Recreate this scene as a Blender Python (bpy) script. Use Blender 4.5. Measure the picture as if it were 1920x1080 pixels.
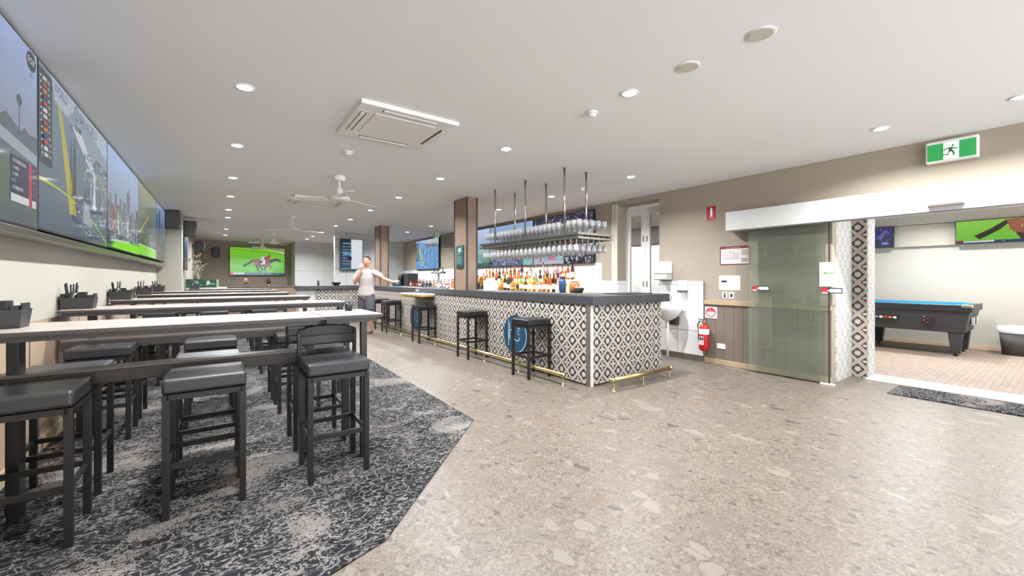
import bpy, math, random
from mathutils import Vector, Matrix
random.seed(7)
sc = bpy.context.scene
for o in list(bpy.data.objects): bpy.data.objects.remove(o)
COL = sc.collection
PI = math.pi
def hexc(h):
    r = [int(h[i:i+2], 16)/255 for i in (0, 2, 4)]
    return tuple([(c/12.92 if c <= .04045 else ((c+.055)/1.055)**2.4) for c in r])+(1,)

# ------------------------------------------------------------------ camera
F, CY, EYE = 765.0, 522.0, 1.25
TH = math.atan(548/F)
cam = bpy.data.cameras.new('camera'); co = bpy.data.objects.new('camera', cam); COL.objects.link(co)
co.location = (0, 0, EYE); co.rotation_euler = (PI/2, 0, -TH)
cam.sensor_width = 36; cam.lens = F/1920*36; cam.shift_y = -(540-CY)/1920; cam.clip_start = .02
sc.camera = co
# ------------------------------------------------------------------ world, exposure
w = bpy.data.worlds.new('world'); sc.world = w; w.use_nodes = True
# world light through the open rear: dim sky, lower half brightened to fill the ceiling
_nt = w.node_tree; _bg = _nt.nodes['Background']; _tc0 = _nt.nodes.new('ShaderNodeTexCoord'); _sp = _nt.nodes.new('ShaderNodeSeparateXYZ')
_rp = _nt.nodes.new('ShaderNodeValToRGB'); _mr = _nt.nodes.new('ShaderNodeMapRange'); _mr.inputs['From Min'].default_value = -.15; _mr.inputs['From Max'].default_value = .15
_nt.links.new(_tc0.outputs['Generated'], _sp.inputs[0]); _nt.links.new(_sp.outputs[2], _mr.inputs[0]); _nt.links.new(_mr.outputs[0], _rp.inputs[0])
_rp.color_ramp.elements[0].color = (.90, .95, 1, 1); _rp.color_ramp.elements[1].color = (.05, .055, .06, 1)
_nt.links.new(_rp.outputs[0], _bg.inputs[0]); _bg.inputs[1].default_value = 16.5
sc.view_settings.view_transform = 'Standard'; sc.view_settings.look = 'None'
sc.view_settings.exposure = -0.34; sc.view_settings.gamma = 1; sc.view_settings.use_curve_mapping = False
sc.cycles.use_denoising = True
sc.cycles.max_bounces = 12; sc.cycles.diffuse_bounces = 8; sc.cycles.transparent_max_bounces = 24
sc.cycles.glossy_bounces = 4; sc.cycles.sample_clamp_indirect = 6
sc.cycles.caustics_reflective = False; sc.cycles.caustics_refractive = False
DOWN_W = 74.0          # watts of each ceiling downlight

# ------------------------------------------------------------------ node helpers
class E:
    def __init__(s, nt, sock): s.nt, s.s = nt, sock
    def op(s, o, *a):
        n = s.nt.nodes.new('ShaderNodeMath'); n.operation = o
        for i, x in enumerate((s,)+a):
            if isinstance(x, E): s.nt.links.new(x.s, n.inputs[i])
            else: n.inputs[i].default_value = x
        return E(s.nt, n.outputs[0])
    def __add__(s, o): return s.op('ADD', o)
    def __sub__(s, o): return s.op('SUBTRACT', o)
    def __mul__(s, o): return s.op('MULTIPLY', o)
    def __truediv__(s, o): return s.op('DIVIDE', o)
    def gt(s, o): return s.op('GREATER_THAN', o)
    def lt(s, o): return s.op('LESS_THAN', o)
    def abs(s): return s.op('ABSOLUTE')
    def max(s, o): return s.op('MAXIMUM', o)
    def min(s, o): return s.op('MINIMUM', o)
def new_mat(name):
    m = bpy.data.materials.new(name); m.use_nodes = True
    nt = m.node_tree; return m, nt, nt.nodes['Principled BSDF']
def mixc(nt, fac, a, b):
    n = nt.nodes.new('ShaderNodeMix'); n.data_type = 'RGBA'
    for i, x in ((0, fac), (6, a), (7, b)):
        if isinstance(x, E): nt.links.new(x.s, n.inputs[i])
        elif hasattr(x, 'links'): nt.links.new(x, n.inputs[i])
        else: n.inputs[i].default_value = x
    return n.outputs[2]
def coords(nt, scale=(1, 1, 1), kind='Object'):
    tc = nt.nodes.new('ShaderNodeTexCoord'); mp = nt.nodes.new('ShaderNodeMapping')
    nt.links.new(tc.outputs[kind], mp.inputs[0]); mp.inputs['Scale'].default_value = scale
    return mp.outputs[0]
def xyz(nt, v):
    s = nt.nodes.new('ShaderNodeSeparateXYZ'); nt.links.new(v, s.inputs[0])
    return [E(nt, s.outputs[i]) for i in range(3)]
def noise(nt, v, scale, detail=2, dist=0, rough=.5):
    n = nt.nodes.new('ShaderNodeTexNoise'); nt.links.new(v, n.inputs['Vector'])
    n.inputs['Scale'].default_value = scale; n.inputs['Detail'].default_value = detail
    n.inputs['Distortion'].default_value = dist; n.inputs['Roughness'].default_value = rough
    return E(nt, n.outputs[0])
def voro(nt, v, scale, feature='F1', rnd=1):
    n = nt.nodes.new('ShaderNodeTexVoronoi'); n.feature = feature
    nt.links.new(v, n.inputs['Vector']); n.inputs['Scale'].default_value = scale; n.inputs['Randomness'].default_value = rnd
    return n
def ramp(nt, fac, stops, const=False):
    n = nt.nodes.new('ShaderNodeValToRGB'); nt.links.new(fac.s if isinstance(fac, E) else fac, n.inputs[0])
    if const: n.color_ramp.interpolation = 'CONSTANT'
    e = n.color_ramp.elements
    while len(e) < len(stops): e.new(.5)
    for i, (p, c) in enumerate(stops):
        e[i].position = p; e[i].color = c if not isinstance(c, str) else hexc(c)
    return n.outputs[0]
def bump(nt, b, h, strength=.2, dist=.002):
    n = nt.nodes.new('ShaderNodeBump'); n.inputs['Strength'].default_value = strength; n.inputs['Distance'].default_value = dist
    nt.links.new(h.s if isinstance(h, E) else h, n.inputs['Height']); nt.links.new(n.outputs[0], b.inputs['Normal'])

def plain(name, h, rough=.5, metal=0, var=.04, scale=6, coat=0, spec=.5):
    m, nt, b = new_mat(name)
    c = hexc(h) if isinstance(h, str) else h
    n = noise(nt, coords(nt), scale, 3)
    d = tuple(min(1, x*(1-var)) for x in c[:3])+(1,); l = tuple(min(1, x*(1+var)) for x in c[:3])+(1,)
    nt.links.new(mixc(nt, n, d, l), b.inputs['Base Color'])
    b.inputs['Roughness'].default_value = rough; b.inputs['Metallic'].default_value = metal
    b.inputs['Coat Weight'].default_value = coat; b.inputs['Specular IOR Level'].default_value = spec
    return m
def emit(name, col, s):
    m, nt, b = new_mat(name)
    b.inputs['Base Color'].default_value = (.8, .8, .8, 1)
    b.inputs['Emission Color'].default_value = col; b.inputs['Emission Strength'].default_value = s
    return m
def glass(name, tint=(1, 1, 1, 1), refl=1.0, ior=1.45, rough=.0, haze=0, milk=(.9, .9, .9, 1)):
    m = bpy.data.materials.new(name); m.use_nodes = True; nt = m.node_tree
    nt.nodes.remove(nt.nodes['Principled BSDF']); out = nt.nodes['Material Output']
    t = nt.nodes.new('ShaderNodeBsdfTransparent'); t.inputs[0].default_value = tint
    g = nt.nodes.new('ShaderNodeBsdfGlossy'); g.inputs['Roughness'].default_value = rough
    fr = nt.nodes.new('ShaderNodeFresnel'); fr.inputs[0].default_value = ior
    mx = nt.nodes.new('ShaderNodeMixShader')
    f = E(nt, fr.outputs[0])*refl
    nt.links.new(f.s, mx.inputs[0]); nt.links.new(t.outputs[0], mx.inputs[1]); nt.links.new(g.outputs[0], mx.inputs[2])
    last = mx
    if haze:
        d = nt.nodes.new('ShaderNodeBsdfDiffuse'); d.inputs[0].default_value = milk
        m2 = nt.nodes.new('ShaderNodeMixShader'); m2.inputs[0].default_value = haze
        nt.links.new(mx.outputs[0], m2.inputs[1]); nt.links.new(d.outputs[0], m2.inputs[2]); last = m2
    nt.links.new(last.outputs[0], out.inputs[0])
    return m

M = {}
def terrazzo():
    m, nt, b = new_mat('terrazzo'); v = coords(nt)
    vd = nt.nodes.new('ShaderNodeVectorMath'); vd.operation = 'ADD'
    nz = nt.nodes.new('ShaderNodeTexNoise'); nz.inputs['Scale'].default_value = 7; nz.inputs['Detail'].default_value = 3
    nt.links.new(v, nz.inputs['Vector'])
    sc_ = nt.nodes.new('ShaderNodeVectorMath'); sc_.operation = 'SCALE'; sc_.inputs['Scale'].default_value = .07
    nt.links.new(nz.outputs['Color'], sc_.inputs[0]); nt.links.new(v, vd.inputs[0]); nt.links.new(sc_.outputs[0], vd.inputs[1])
    vv = vd.outputs[0]
    base = ramp(nt, noise(nt, v, 9, 6, .6, .7), [(.3, '8f8780'), (.5, 'b0a7a0'), (.72, 'c6beb7')])
    # fine aggregate
    f = voro(nt, v, 95); base = mixc(nt, .55, base, ramp(nt, xyz(nt, f.outputs['Color'])[0], [(0, '857d76'), (.25, 'a89f98'), (.7, 'c0b8b0'), (1, 'd8d1ca')]))
    def chips(base, vec, scale, prob, edge, fac, stops, mottled=0):
        c = voro(nt, vec, scale); d = voro(nt, vec, scale, 'DISTANCE_TO_EDGE'); r3 = xyz(nt, c.outputs['Color'])
        col = ramp(nt, r3[0], stops, True)
        if mottled: col = mixc(nt, noise(nt, v, 35, 4)*mottled, col, hexc('b9b4ae'))
        return mixc(nt, r3[1].gt(1-prob)*E(nt, d.outputs['Distance']).gt(edge)*fac, base, col)
    base = chips(base, vv, 80, .6, .04, .38, [(0, '6f665e'), (.16, 'a39588'), (.5, 'c2b8ad'), (.8, 'ddd6cc')])
    base = chips(base, vv, 32, .26, .06, .5, [(0, '5d5650'), (.16, '9c8b7c'), (.4, 'b9ada1'), (.7, 'd8d1c8'), (.97, 'b08c70')])
    lv = coords(nt, (1.25, .7, 1)); vd2 = nt.nodes.new('ShaderNodeVectorMath'); vd2.operation = 'ADD'
    nt.links.new(lv, vd2.inputs[0]); nt.links.new(sc_.outputs[0], vd2.inputs[1])
    base = chips(base, vd2.outputs[0], 13, .085, .07, .8, [(0, '4b4642'), (.2, 'a8a29e'), (.45, 'd9d4cc'), (.92, 'b0917a')], .5)
    base = chips(base, vd2.outputs[0], 7.5, .045, .06, .75, [(0, '9d9b99'), (.4, 'dad6cf'), (.8, 'b3adab')], .7)
    x, y, z = xyz(nt, v)
    def line(c, off):
        return (((c+off)/.9).op('FRACT')-.5).abs().gt(.4987)
    base = mixc(nt, line(x, 10.2).max(line(y, 10.5))*.5, base, hexc('93897e'))
    base = mixc(nt, 1.0, base, hexc('97918a')); base.node.blend_type = 'MULTIPLY'
    nt.links.new(base, b.inputs['Base Color']); b.inputs['Roughness'].default_value = .38; b.inputs['Specular IOR Level'].default_value = .35
    return m
M['terrazzo'] = terrazzo()
def carpet():
    m, nt, b = new_mat('carpet'); v = coords(nt, (1, 1.35, 1))
    dens = noise(nt, v, 1.9, 3, .8)
    a = noise(nt, v, 27, 4, 2.0, .6)
    vd = voro(nt, coords(nt, (1, 1.8, 1)), 11, 'DISTANCE_TO_EDGE')
    lines = E(nt, vd.outputs['Distance']).lt(.05)*noise(nt, v, 40, 2).gt(.47)
    rid = (noise(nt, v, 9, 2, 1.8)-.5).abs().lt(.02)
    blob = a.gt((E(nt, dens.s)*-1.05)+1.12)
    fine = noise(nt, v, 150, 1)
    k = (blob.max(lines).max(rid))*fine.gt(.40)
    patch = dens.gt(.60)*noise(nt, v, 60, 1).gt(.48)*.6
    k = k.max(patch)
    dark = ramp(nt, noise(nt, v, 2.3, 2), [(.3, '17181a'), (.7, '25262a')])
    light = ramp(nt, noise(nt, v, 3.1, 2), [(.3, '706b67'), (.7, '8d8883')])
    c = mixc(nt, k*.8, dark, light); c = mixc(nt, fine.lt(.42)*.4, c, hexc('2b2b2e'))
    nt.links.new(c, b.inputs['Base Color']); b.inputs['Roughness'].default_value = 1; b.inputs['Specular IOR Level'].default_value = .1
    bump(nt, b, noise(nt, v, 220, 2), .5, .004)
    return m
M['carpet'] = carpet()
def diamond(name, pitch, uo, vo, dark, light, mid, thick=.37, joint=None):
    m, nt, b = new_mat(name); X, Y, Z = xyz(nt, coords(nt))
    u = (X+Y-uo)/pitch; v = (Z-vo)/pitch
    s = u+v; t = u-v
    fs = (s+.5).op('FLOOR'); ft = (t+.5).op('FLOOR')
    ls = s-fs; lt = t-ft
    mm = ls.abs().max(lt.abs())
    odd = ((fs+ft)*.5).op('FRACT').abs().gt(.25)
    du = (ls+lt)*.5; dv = (ls-lt)*.5
    r = (du*du+dv*dv).op('SQRT'); ph = dv.op('ARCTAN2', du)
    inside = mm.lt(thick)
    ring = mm.gt(thick-.055)
    petA = r.lt(((ph*4).op('COSINE').abs()*.6+.3)*.215)*r.gt(.03)
    petB = r.lt(((ph*2).op('COSINE').abs())*.27)*(ph*2).op('COSINE').abs().gt(.42)*((ph*2).op('SINE').abs().gt(.12))
    pet = odd*petB+(odd*-1+1)*petA
    c = mixc(nt, inside, light, dark)
    c = mixc(nt, pet*inside, c, mid)
    if joint:
        jl = ((u+.5).op('FRACT')-.5).abs().lt(joint).max(((v+.5).op('FRACT')-.5).abs().lt(joint))
        c = mixc(nt, jl*.8, c, hexc('dededb'))
    nz = noise(nt, coords(nt), 20, 3)
    c = mixc(nt, nz*.08, c, hexc('8f867c'))
    nt.links.new(c, b.inputs['Base Color']); b.inputs['Roughness'].default_value = .5; b.inputs['Specular IOR Level'].default_value = .25
    return m
M['tile'] = diamond('patterned tile', .19, 6.86, .125, hexc('0c0b0b'), hexc('aba298'), hexc('c8c2bb'))
M['tile_bold'] = diamond('bold patterned tile', .20, 8.26, .1, hexc('38322d'), hexc('a99e92'), hexc('c9c1b8'), .36)
M['tile_white'] = diamond('white patterned tile', .19, 8.26, .1, hexc('9d9d99'), hexc('c9c8c3'), hexc('c9c8c3'), .33, .02)
M['ceiling'] = plain('ceiling paint', 'f4f4f4', .9, var=.01, scale=1)
M['wall_taupe'] = plain('taupe wall paint', 'a19586', .75, var=.015, scale=2)
M['wall_pale'] = plain('pale wall paint', 'a9a598', .8, var=.015, scale=2)
M['wall_grey'] = plain('grey wall panel', 'b9b9b6', .6, var=.02, scale=2)
M['white'] = plain('white paint', 'eceae6', .55, var=.01)
M['white_gloss'] = plain('glossy white', 'efefef', .22, var=.01)
M['white_tile'] = plain('white splashback', 'e6e6e6', .15, var=.01)
M['cream'] = plain('cream paint', 'cdc6b7', .7, var=.02)
M['header'] = plain('satin white casing', 'cfcfcd', .3, var=.01)
M['threshold'] = plain('pale threshold strip', 'a9a39c', .5, var=.08, scale=30)
M['skirt'] = plain('beige skirting', 'b29d80', .5, var=.05)
M['skirt_dark'] = plain('dark skirting', '5d5450', .5)
M['black_frame'] = plain('black powder coat', '161515', .42, var=.05)
M['frame_grey'] = plain('bronze grey powder coat', '1c1a19', .4, var=.05)
M['seat'] = plain('charcoal vinyl', '29292b', .42, var=.08, scale=30, spec=.6)
M['seat_black'] = plain('black vinyl', '1d1c1c', .36, var=.08, scale=30)
M['black'] = plain('black plastic', '1b1b1c', .4)
M['dark_box'] = plain('charcoal plastic', '2f3033', .45)
M['steel'] = plain('stainless steel', 'b9b5ae', .22, 1, .05, 20)
M['brass'] = plain('polished brass', 'c9b684', .2, 1, .05, 20)
M['chrome'] = plain('chrome', 'd8d8d8', .1, 1)
M['red'] = plain('red enamel', 'b3141b', .3)
M['sign_red'] = plain('sign red', '9c1a2c', .5)
M['teal'] = plain('teal enamel', '0f3d55', .45)
M['green_sign'] = plain('dark green card', '16463f', .5)
M['skin'] = plain('skin', 'c08a70', .6)
M['shirt'] = plain('pale beige shirt', 'a59b96', .85)
M['shorts'] = plain('grey shorts', '45454f', .85)
M['hair'] = plain('brown hair', '3c2c22', .8)
M['hair_fair'] = plain('fair hair', '8a6f52', .8)
M['dark_cloth'] = plain('black top', '1c1c20', .85)
M['grout'] = plain('joint grey', '8b8883', .8)
M['mat'] = plain('door mat pile', '77736d', 1, var=.85, scale=28)
M['felt'] = plain('blue felt', '1f7fae', .95)
M['bin'] = plain('dark grey wicker plastic', '4a4746', .6, var=.3, scale=60)
M['bag'] = plain('white bin liner', 'e8e8ea', .4)
M['orange_card'] = plain('orange card', 'b86a35', .6)
M['gold_card'] = plain('gold laminate', 'd8a93f', .35)
M['pot'] = plain('dried stems', 'd0c4b4', .9, var=.3, scale=30)
M['leaf'] = plain('green bottle leaf', '3f5b2c', .8)
M['wineglass'] = glass('clear glassware', (.93, .93, .94, 1), 1.6, 1.5, .03, .2)
M['pane'] = glass('window glass', (.96, .97, .97, 1), 1.0, 1.45)
M['door_glass'] = glass('green tinted door glass', (.955, .972, .935, 1), 1.6, 1.5, 0, .09, (.62, .72, .55, 1))  # pale green diffuse share stands in for the milky reflection on the pane
def wood(name, a, b_, along='x', rough=.45, sc3=(1, 14, 14)):
    m, nt, b = new_mat(name); v = coords(nt, sc3)
    n = noise(nt, v, 4, 5, .4, .6)
    nt.links.new(ramp(nt, n, [(.3, a), (.7, b_)]), b.inputs['Base Color']); b.inputs['Roughness'].default_value = rough
    return m
M['table_top'] = wood('grey oak laminate', 'a2978f', 'b4aaa2', rough=.27)
M['table_edge'] = wood('dark oak edge', '332e2b', '433c38')
M['rail_wood'] = wood('brown grey oak', '5f564f', '746a62', rough=.35)
M['pillar'] = wood('brown pillar laminate', '80695a', '8e7868', sc3=(10, 10, 1), rough=.5)
M['pillar_trim'] = plain('dark pillar trim', '35302c', .5)
def stone():
    m, nt, b = new_mat('grey stone'); v = coords(nt)
    nt.links.new(ramp(nt, noise(nt, v, 60, 4, .3, .7), [(.3, '29292b'), (.55, '3e3e41'), (.8, '646468')]), b.inputs['Base Color'])
    b.inputs['Roughness'].default_value = .4
    return m
M['stone'] = stone()
def boards(name, h, pitch, axis):
    m, nt, b = new_mat(name); p = xyz(nt, coords(nt))[axis]
    g = ((p/pitch).op('FRACT')-.5).abs().gt(.48)
    nt.links.new(mixc(nt, g, hexc(h), hexc('4e4640')), b.inputs['Base Color']); b.inputs['Roughness'].default_value = .55
    bump(nt, b, (g*-1), .6, .01)
    return m
M['boards'] = boards('taupe tongue and groove boards', '7a6d63', .13, 1)
M['boards_tan'] = boards('tan boards', 'a8917c', .6, 1)
def panelled(name, h, px, pz):
    m, nt, b = new_mat(name); X, Y, Z = xyz(nt, coords(nt))
    g = (((X+Y)/px).op('FRACT')-.5).abs().gt(.4965).max((((Z+.25)/pz).op('FRACT')-.5).abs().gt(.494))
    nt.links.new(mixc(nt, g, hexc(h), hexc('8c8a86')), b.inputs['Base Color']); b.inputs['Roughness'].default_value = .5
    return m
M['panel_grey'] = panelled('grey panelling', 'c2c2c0', 1.5, .9)
M['pool_wall'] = plain('warm white wall', 'a5a095', .8, var=.01)
M['panel_cream'] = panelled('cream panelling', '9e9688', 1.3, 3)
M['splash'] = panelled('white tiled splashback', 'e9e9e9', 1.2, .7)
def poolfloor():
    m, nt, b = new_mat('beige brick pattern floor'); v = coords(nt, (1, 1, 1))
    br = nt.nodes.new('ShaderNodeTexBrick'); nt.links.new(v, br.inputs['Vector'])
    br.inputs['Color1'].default_value = hexc('877668'); br.inputs['Color2'].default_value = hexc('7b6b5e'); br.inputs['Mortar'].default_value = hexc('6e6055')
    br.inputs['Scale'].default_value = 4.5; br.inputs['Mortar Size'].default_value = .02
    nt.links.new(br.outputs[0], b.inputs['Base Color']); b.inputs['Roughness'].default_value = .7
    return m
M['poolfloor'] = poolfloor()
def screenmat():
    m, nt, b = new_mat('lit screen'); a = nt.nodes.new('ShaderNodeVertexColor'); a.layer_name = 'Col'
    b.inputs['Base Color'].default_value = (.01, .01, .01, 1); b.inputs['Roughness'].default_value = .09
    nt.links.new(a.outputs[0], b.inputs['Emission Color']); b.inputs['Emission Strength'].default_value = .95
    b.inputs['Specular IOR Level'].default_value = .5
    return m
M['screen'] = screenmat()
def printmat():
    m, nt, b = new_mat('printed colours'); a = nt.nodes.new('ShaderNodeVertexColor'); a.layer_name = 'Col'
    nt.links.new(a.outputs[0], b.inputs['Base Color']); b.inputs['Roughness'].default_value = .5
    return m
M['print'] = printmat()
def litprint():
    m, nt, b = new_mat('backlit sign'); a = nt.nodes.new('ShaderNodeVertexColor'); a.layer_name = 'Col'
    nt.links.new(a.outputs[0], b.inputs['Base Color']); nt.links.new(a.outputs[0], b.inputs['Emission Color']); b.inputs['Emission Strength'].default_value = .35
    return m
M['litsign'] = litprint()
M['lamp'] = emit('lamp diffuser', (1, .98, .95, 1), 14)
M['glow'] = emit('backlit bottle step', hexc('ffc862'), 1.9)

# ------------------------------------------------------------------ mesh builder
class MB:
    def __init__(s): s.v = []; s.f = []; s.m = []; s.c = []; s.cc = None; s.sm = []
    def face(s, pts, mi=0, smooth=False):
        i = len(s.v); s.v += [tuple(p) for p in pts]; s.f.append(tuple(range(i, i+len(pts)))); s.m.append(mi); s.c.append(s.cc); s.sm.append(smooth); return s
    def box(s, x0, x1, y0, y1, z0, z1, mi=0):
        i = len(s.v)
        s.v += [(x, y, z) for z in (z0, z1) for y in (y0, y1) for x in (x0, x1)]
        for q in ((0, 2, 3, 1), (4, 5, 7, 6), (0, 1, 5, 4), (2, 6, 7, 3), (0, 4, 6, 2), (1, 3, 7, 5)):
            s.f.append(tuple(i+k for k in q)); s.m.append(mi); s.c.append(s.cc); s.sm.append(False)
        return s
    def rings(s, rings, mi=0, smooth=True, cap=True):
        i = len(s.v); n = len(rings[0])
        for r in rings: s.v += [tuple(p) for p in r]
        for k in range(len(rings)-1):
            for j in range(n):
                a = i+k*n+j; b = i+k*n+(j+1) % n
                s.f.append((a, b, b+n, a+n)); s.m.append(mi); s.c.append(s.cc); s.sm.append(smooth)
        if cap:
            s.f.append(tuple(range(i+n-1, i-1, -1))); s.m.append(mi); s.c.append(s.cc); s.sm.append(False)
            e = i+(len(rings)-1)*n
            s.f.append(tuple(range(e, e+n))); s.m.append(mi); s.c.append(s.cc); s.sm.append(False)
        return s
    def lathe(s, prof, c=(0, 0, 0), n=16, mi=0, cap=True):
        return s.rings([[(c[0]+r*math.cos(2*PI*j/n), c[1]+r*math.sin(2*PI*j/n), c[2]+z) for j in range(n)] for r, z in prof], mi, True, cap)
    def tube(s, pts, r, n=8, mi=0):
        pts = [Vector(p) for p in pts]; R = []
        rr = r if isinstance(r, (list, tuple)) else [r]*len(pts)
        for k, p in enumerate(pts):
            d = (pts[min(k+1, len(pts)-1)]-pts[max(k-1, 0)]).normalized()
            a = d.cross(Vector((0, 0, 1)))
            if a.length < .05: a = d.cross(Vector((0, 1, 0)))
            a.normalize(); b = d.cross(a)
            R.append([p+(a*math.cos(2*PI*j/n)+b*math.sin(2*PI*j/n))*rr[k] for j in range(n)])
        return s.rings(R, mi)
    def bar(s, p0, p1, w_, h_, mi=0):
        p0, p1 = Vector(p0), Vector(p1); d = (p1-p0).normalized(); a = d.cross(Vector((0, 0, 1)))
        if a.length < .05: a = Vector((1, 0, 0))
        a.normalize(); b = a.cross(d); q = [a*x*w_/2+b*y*h_/2 for x, y in ((-1, -1), (1, -1), (1, 1), (-1, 1))]
        return s.rings([[p+k for k in q] for p in (p0, p1)], mi, False)
    def build(s, name, mats, parent=None, bevel=0, loc=None, seg=2):
        me = bpy.data.meshes.new(name); me.from_pydata(s.v, [], s.f)
        for mt in (mats if isinstance(mats, (list, tuple)) else [mats]): me.materials.append(M[mt] if isinstance(mt, str) else mt)
        me.polygons.foreach_set('material_index', s.m); me.polygons.foreach_set('use_smooth', s.sm)
        if any(c is not None for c in s.c):
            at = me.color_attributes.new('Col', 'FLOAT_COLOR', 'CORNER')
            for p, c in zip(me.polygons, s.c):
                for li in p.loop_indices: at.data[li].color = c or (1, 1, 1, 1)
        me.update()
        o = bpy.data.objects.new(name, me); COL.objects.link(o)
        if parent: o.parent = parent
        if loc: o.location = loc
        if bevel:
            md = o.modifiers.new('bevel', 'BEVEL'); md.width = bevel; md.segments = seg; md.limit_method = 'ANGLE'
        return o
def tag(o, label, cat, group=None):
    o['label'] = label; o['category'] = cat
    if group: o['group'] = group
    return o
def thing(name, label, cat, loc=(0, 0, 0), rz=0, group=None):
    o = bpy.data.objects.new(name, None); COL.objects.link(o); o.empty_display_size = .1
    o.location = loc; o.rotation_euler = (0, 0, rz); return tag(o, label, cat, group)
def struct(name, mb, mats, bevel=0):
    o = mb.build(name, mats, bevel=bevel); o['kind'] = 'structure'; return o
kids = {}
def dup(root, loc, rz=0, label=None, group=None):
    def cp(o, par):
        c = o.copy(); COL.objects.link(c)
        if par: c.parent = par
        for ch in list(o.children): cp(ch, c)
        return c
    r = cp(root, None); r.location = loc; r.rotation_euler = (0, 0, rz)
    if label: r['label'] = label
    if group: r['group'] = group
    return r

_tc = {}
def text_polys(t, size=1.0, bold=0):
    """triangles of a line of text, baseline left at 0,0, cap height about .7*size"""
    k = (t, bold)
    if k not in _tc:
        cu = bpy.data.curves.new('t', 'FONT'); cu.body = t; cu.resolution_u = 2; cu.offset = bold
        o = bpy.data.objects.new('t', cu); COL.objects.link(o)
        me = o.to_mesh(); _tc[k] = ([tuple(v.co[:2]) for v in me.vertices], [tuple(p.vertices) for p in me.polygons])
        o.to_mesh_clear(); bpy.data.objects.remove(o)
    V, P = _tc[k]
    wd = max([v[0] for v in V] or [0])
    return [[(V[i][0]*size, V[i][1]*size) for i in p] for p in P], wd*size

class Pic(MB):
    """coloured shapes laid one over another in a plane; u right, v up, each layer a hair in front"""
    def __init__(s, o, u, v, n, W, H, step=.0002):
        MB.__init__(s); s.o, s.u, s.vv, s.n = Vector(o), Vector(u), Vector(v), Vector(n); s.W, s.H = W, H; s.k = 0; s.step = step
    def P(s, x, y): return s.o+s.u*(x*s.W)+s.vv*(y*s.H)+s.n*(s.k*s.step)
    def poly(s, pts, col, same=False):
        s.cc = hexc(col) if isinstance(col, str) else col
        if not same: s.k += 1
        pts = [(min(1, max(0, x)), min(1, max(0, y))) for x, y in pts]
        s.face([s.P(x, y) for x, y in pts]); return s
    def rect(s, x0, y0, x1, y1, col, same=False): return s.poly([(x0, y0), (x1, y0), (x1, y1), (x0, y1)], col, same)
    def grad(s, x0, y0, x1, y1, c0, c1, n=10):
        a, b = hexc(c0), hexc(c1); s.k += 1
        for i in range(n):
            t = i/(n-1); c = tuple(a[j]*(1-t)+b[j]*t for j in range(4))
            s.rect(x0, y0+(y1-y0)*i/n, x1, y0+(y1-y0)*(i+1)/n, c, True)
    def disc(s, x, y, rx, ry, col, n=20): return s.poly([(x+rx*math.cos(2*PI*i/n), y+ry*math.sin(2*PI*i/n)) for i in range(n)], col)
    def ring(s, x, y, rx, ry, w_, col, a0=0, a1=2*PI, n=28):
        s.k += 1
        for i in range(n):
            a, b = a0+(a1-a0)*i/n, a0+(a1-a0)*(i+1)/n
            s.poly([(x+rx*math.cos(a), y+ry*math.sin(a)), (x+rx*math.cos(b), y+ry*math.sin(b)), (x+rx*(1-w_)*math.cos(b), y+ry*(1-w_)*math.sin(b)), (x+rx*(1-w_)*math.cos(a), y+ry*(1-w_)*math.sin(a))], col, True)
    def text(s, t, x, y, h, col, maxw=None, center=False):
        P, wd = text_polys(t, 1.0); kx = h*s.H/s.W/.72; ky = h/.72
        if maxw and wd*kx > maxw: kx = maxw/wd
        if center: x = x-wd*kx/2
        s.k += 1
        for p in P: s.poly([(x+a*kx, y+b*ky) for a, b in p], col, True)
    def speck(s, x0, y0, x1, y1, n, cols, sx=.01, sy=.015, seed=1):
        r = random.Random(seed); s.k += 1
        for i in range(n):
            x, y = r.uniform(x0, x1), r.uniform(y0, y1); a, b = sx*r.uniform(.4, 1), sy*r.uniform(.4, 1); s.k += .02
            s.rect(max(x0, x-a), max(y0, y-b), min(x1, x+a), min(y1, y+b), r.choice(cols), True)
    def fin(s, name, mat, parent=None): return s.build(name, mat, parent)

# ------------------------------------------------------------------ the room
XL, XR, CZ = -1.06, 5.9, 2.66
struct('floor', MB().box(-2.2, 6.95, -5, 19, -.12, 0), 'terrazzo')
cp_ = [(-1.05, 1.36), (.38, 1.84), (.645, 1.93), (1.82, 3.12), (1.88, 6.5), (1.88, 15.9), (-.6, 15.9), (-.6, 11.6), (-1.05, 11.2)]
b = MB(); n = len(cp_)
b.face([(x, y, .008) for x, y in cp_]); b.face([(x, y, .0005) for x, y in cp_][::-1])
for i in range(n):
    p, q = cp_[i], cp_[(i+1) % n]; b.face([(p[0], p[1], .0005), (q[0], q[1], .0005), (q[0], q[1], .008), (p[0], p[1], .008)])
tag(b.build('carpet', 'carpet'), 'charcoal and pale grey distressed pattern carpet under the high tables', 'carpet')
struct('ceiling', MB().box(-1.3, 6.0, -5, 19, CZ, CZ+.12), 'ceiling')
# left wall: pale above, tan boards below
struct('wall_left', MB().box(XL-.15, XL, -5, 11.2, .95, CZ), 'wall_pale')
struct('wall_left_pier', MB().box(-1.21, -.66, 11.2, 11.55, 0, CZ), 'wall_pale')
struct('wall_left_end', MB().box(-1.21, -.72, 11.55, 19, 0, CZ), 'wall_pale')
b = MB(); b.box(XL-.15, XL, -5, 11.2, 0, .95); struct('trim_1', b, 'boards_tan')
struct('baseboard_left', MB().box(XL, XL+.015, -5, 11.2, 0, .1), 'skirt')
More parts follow.
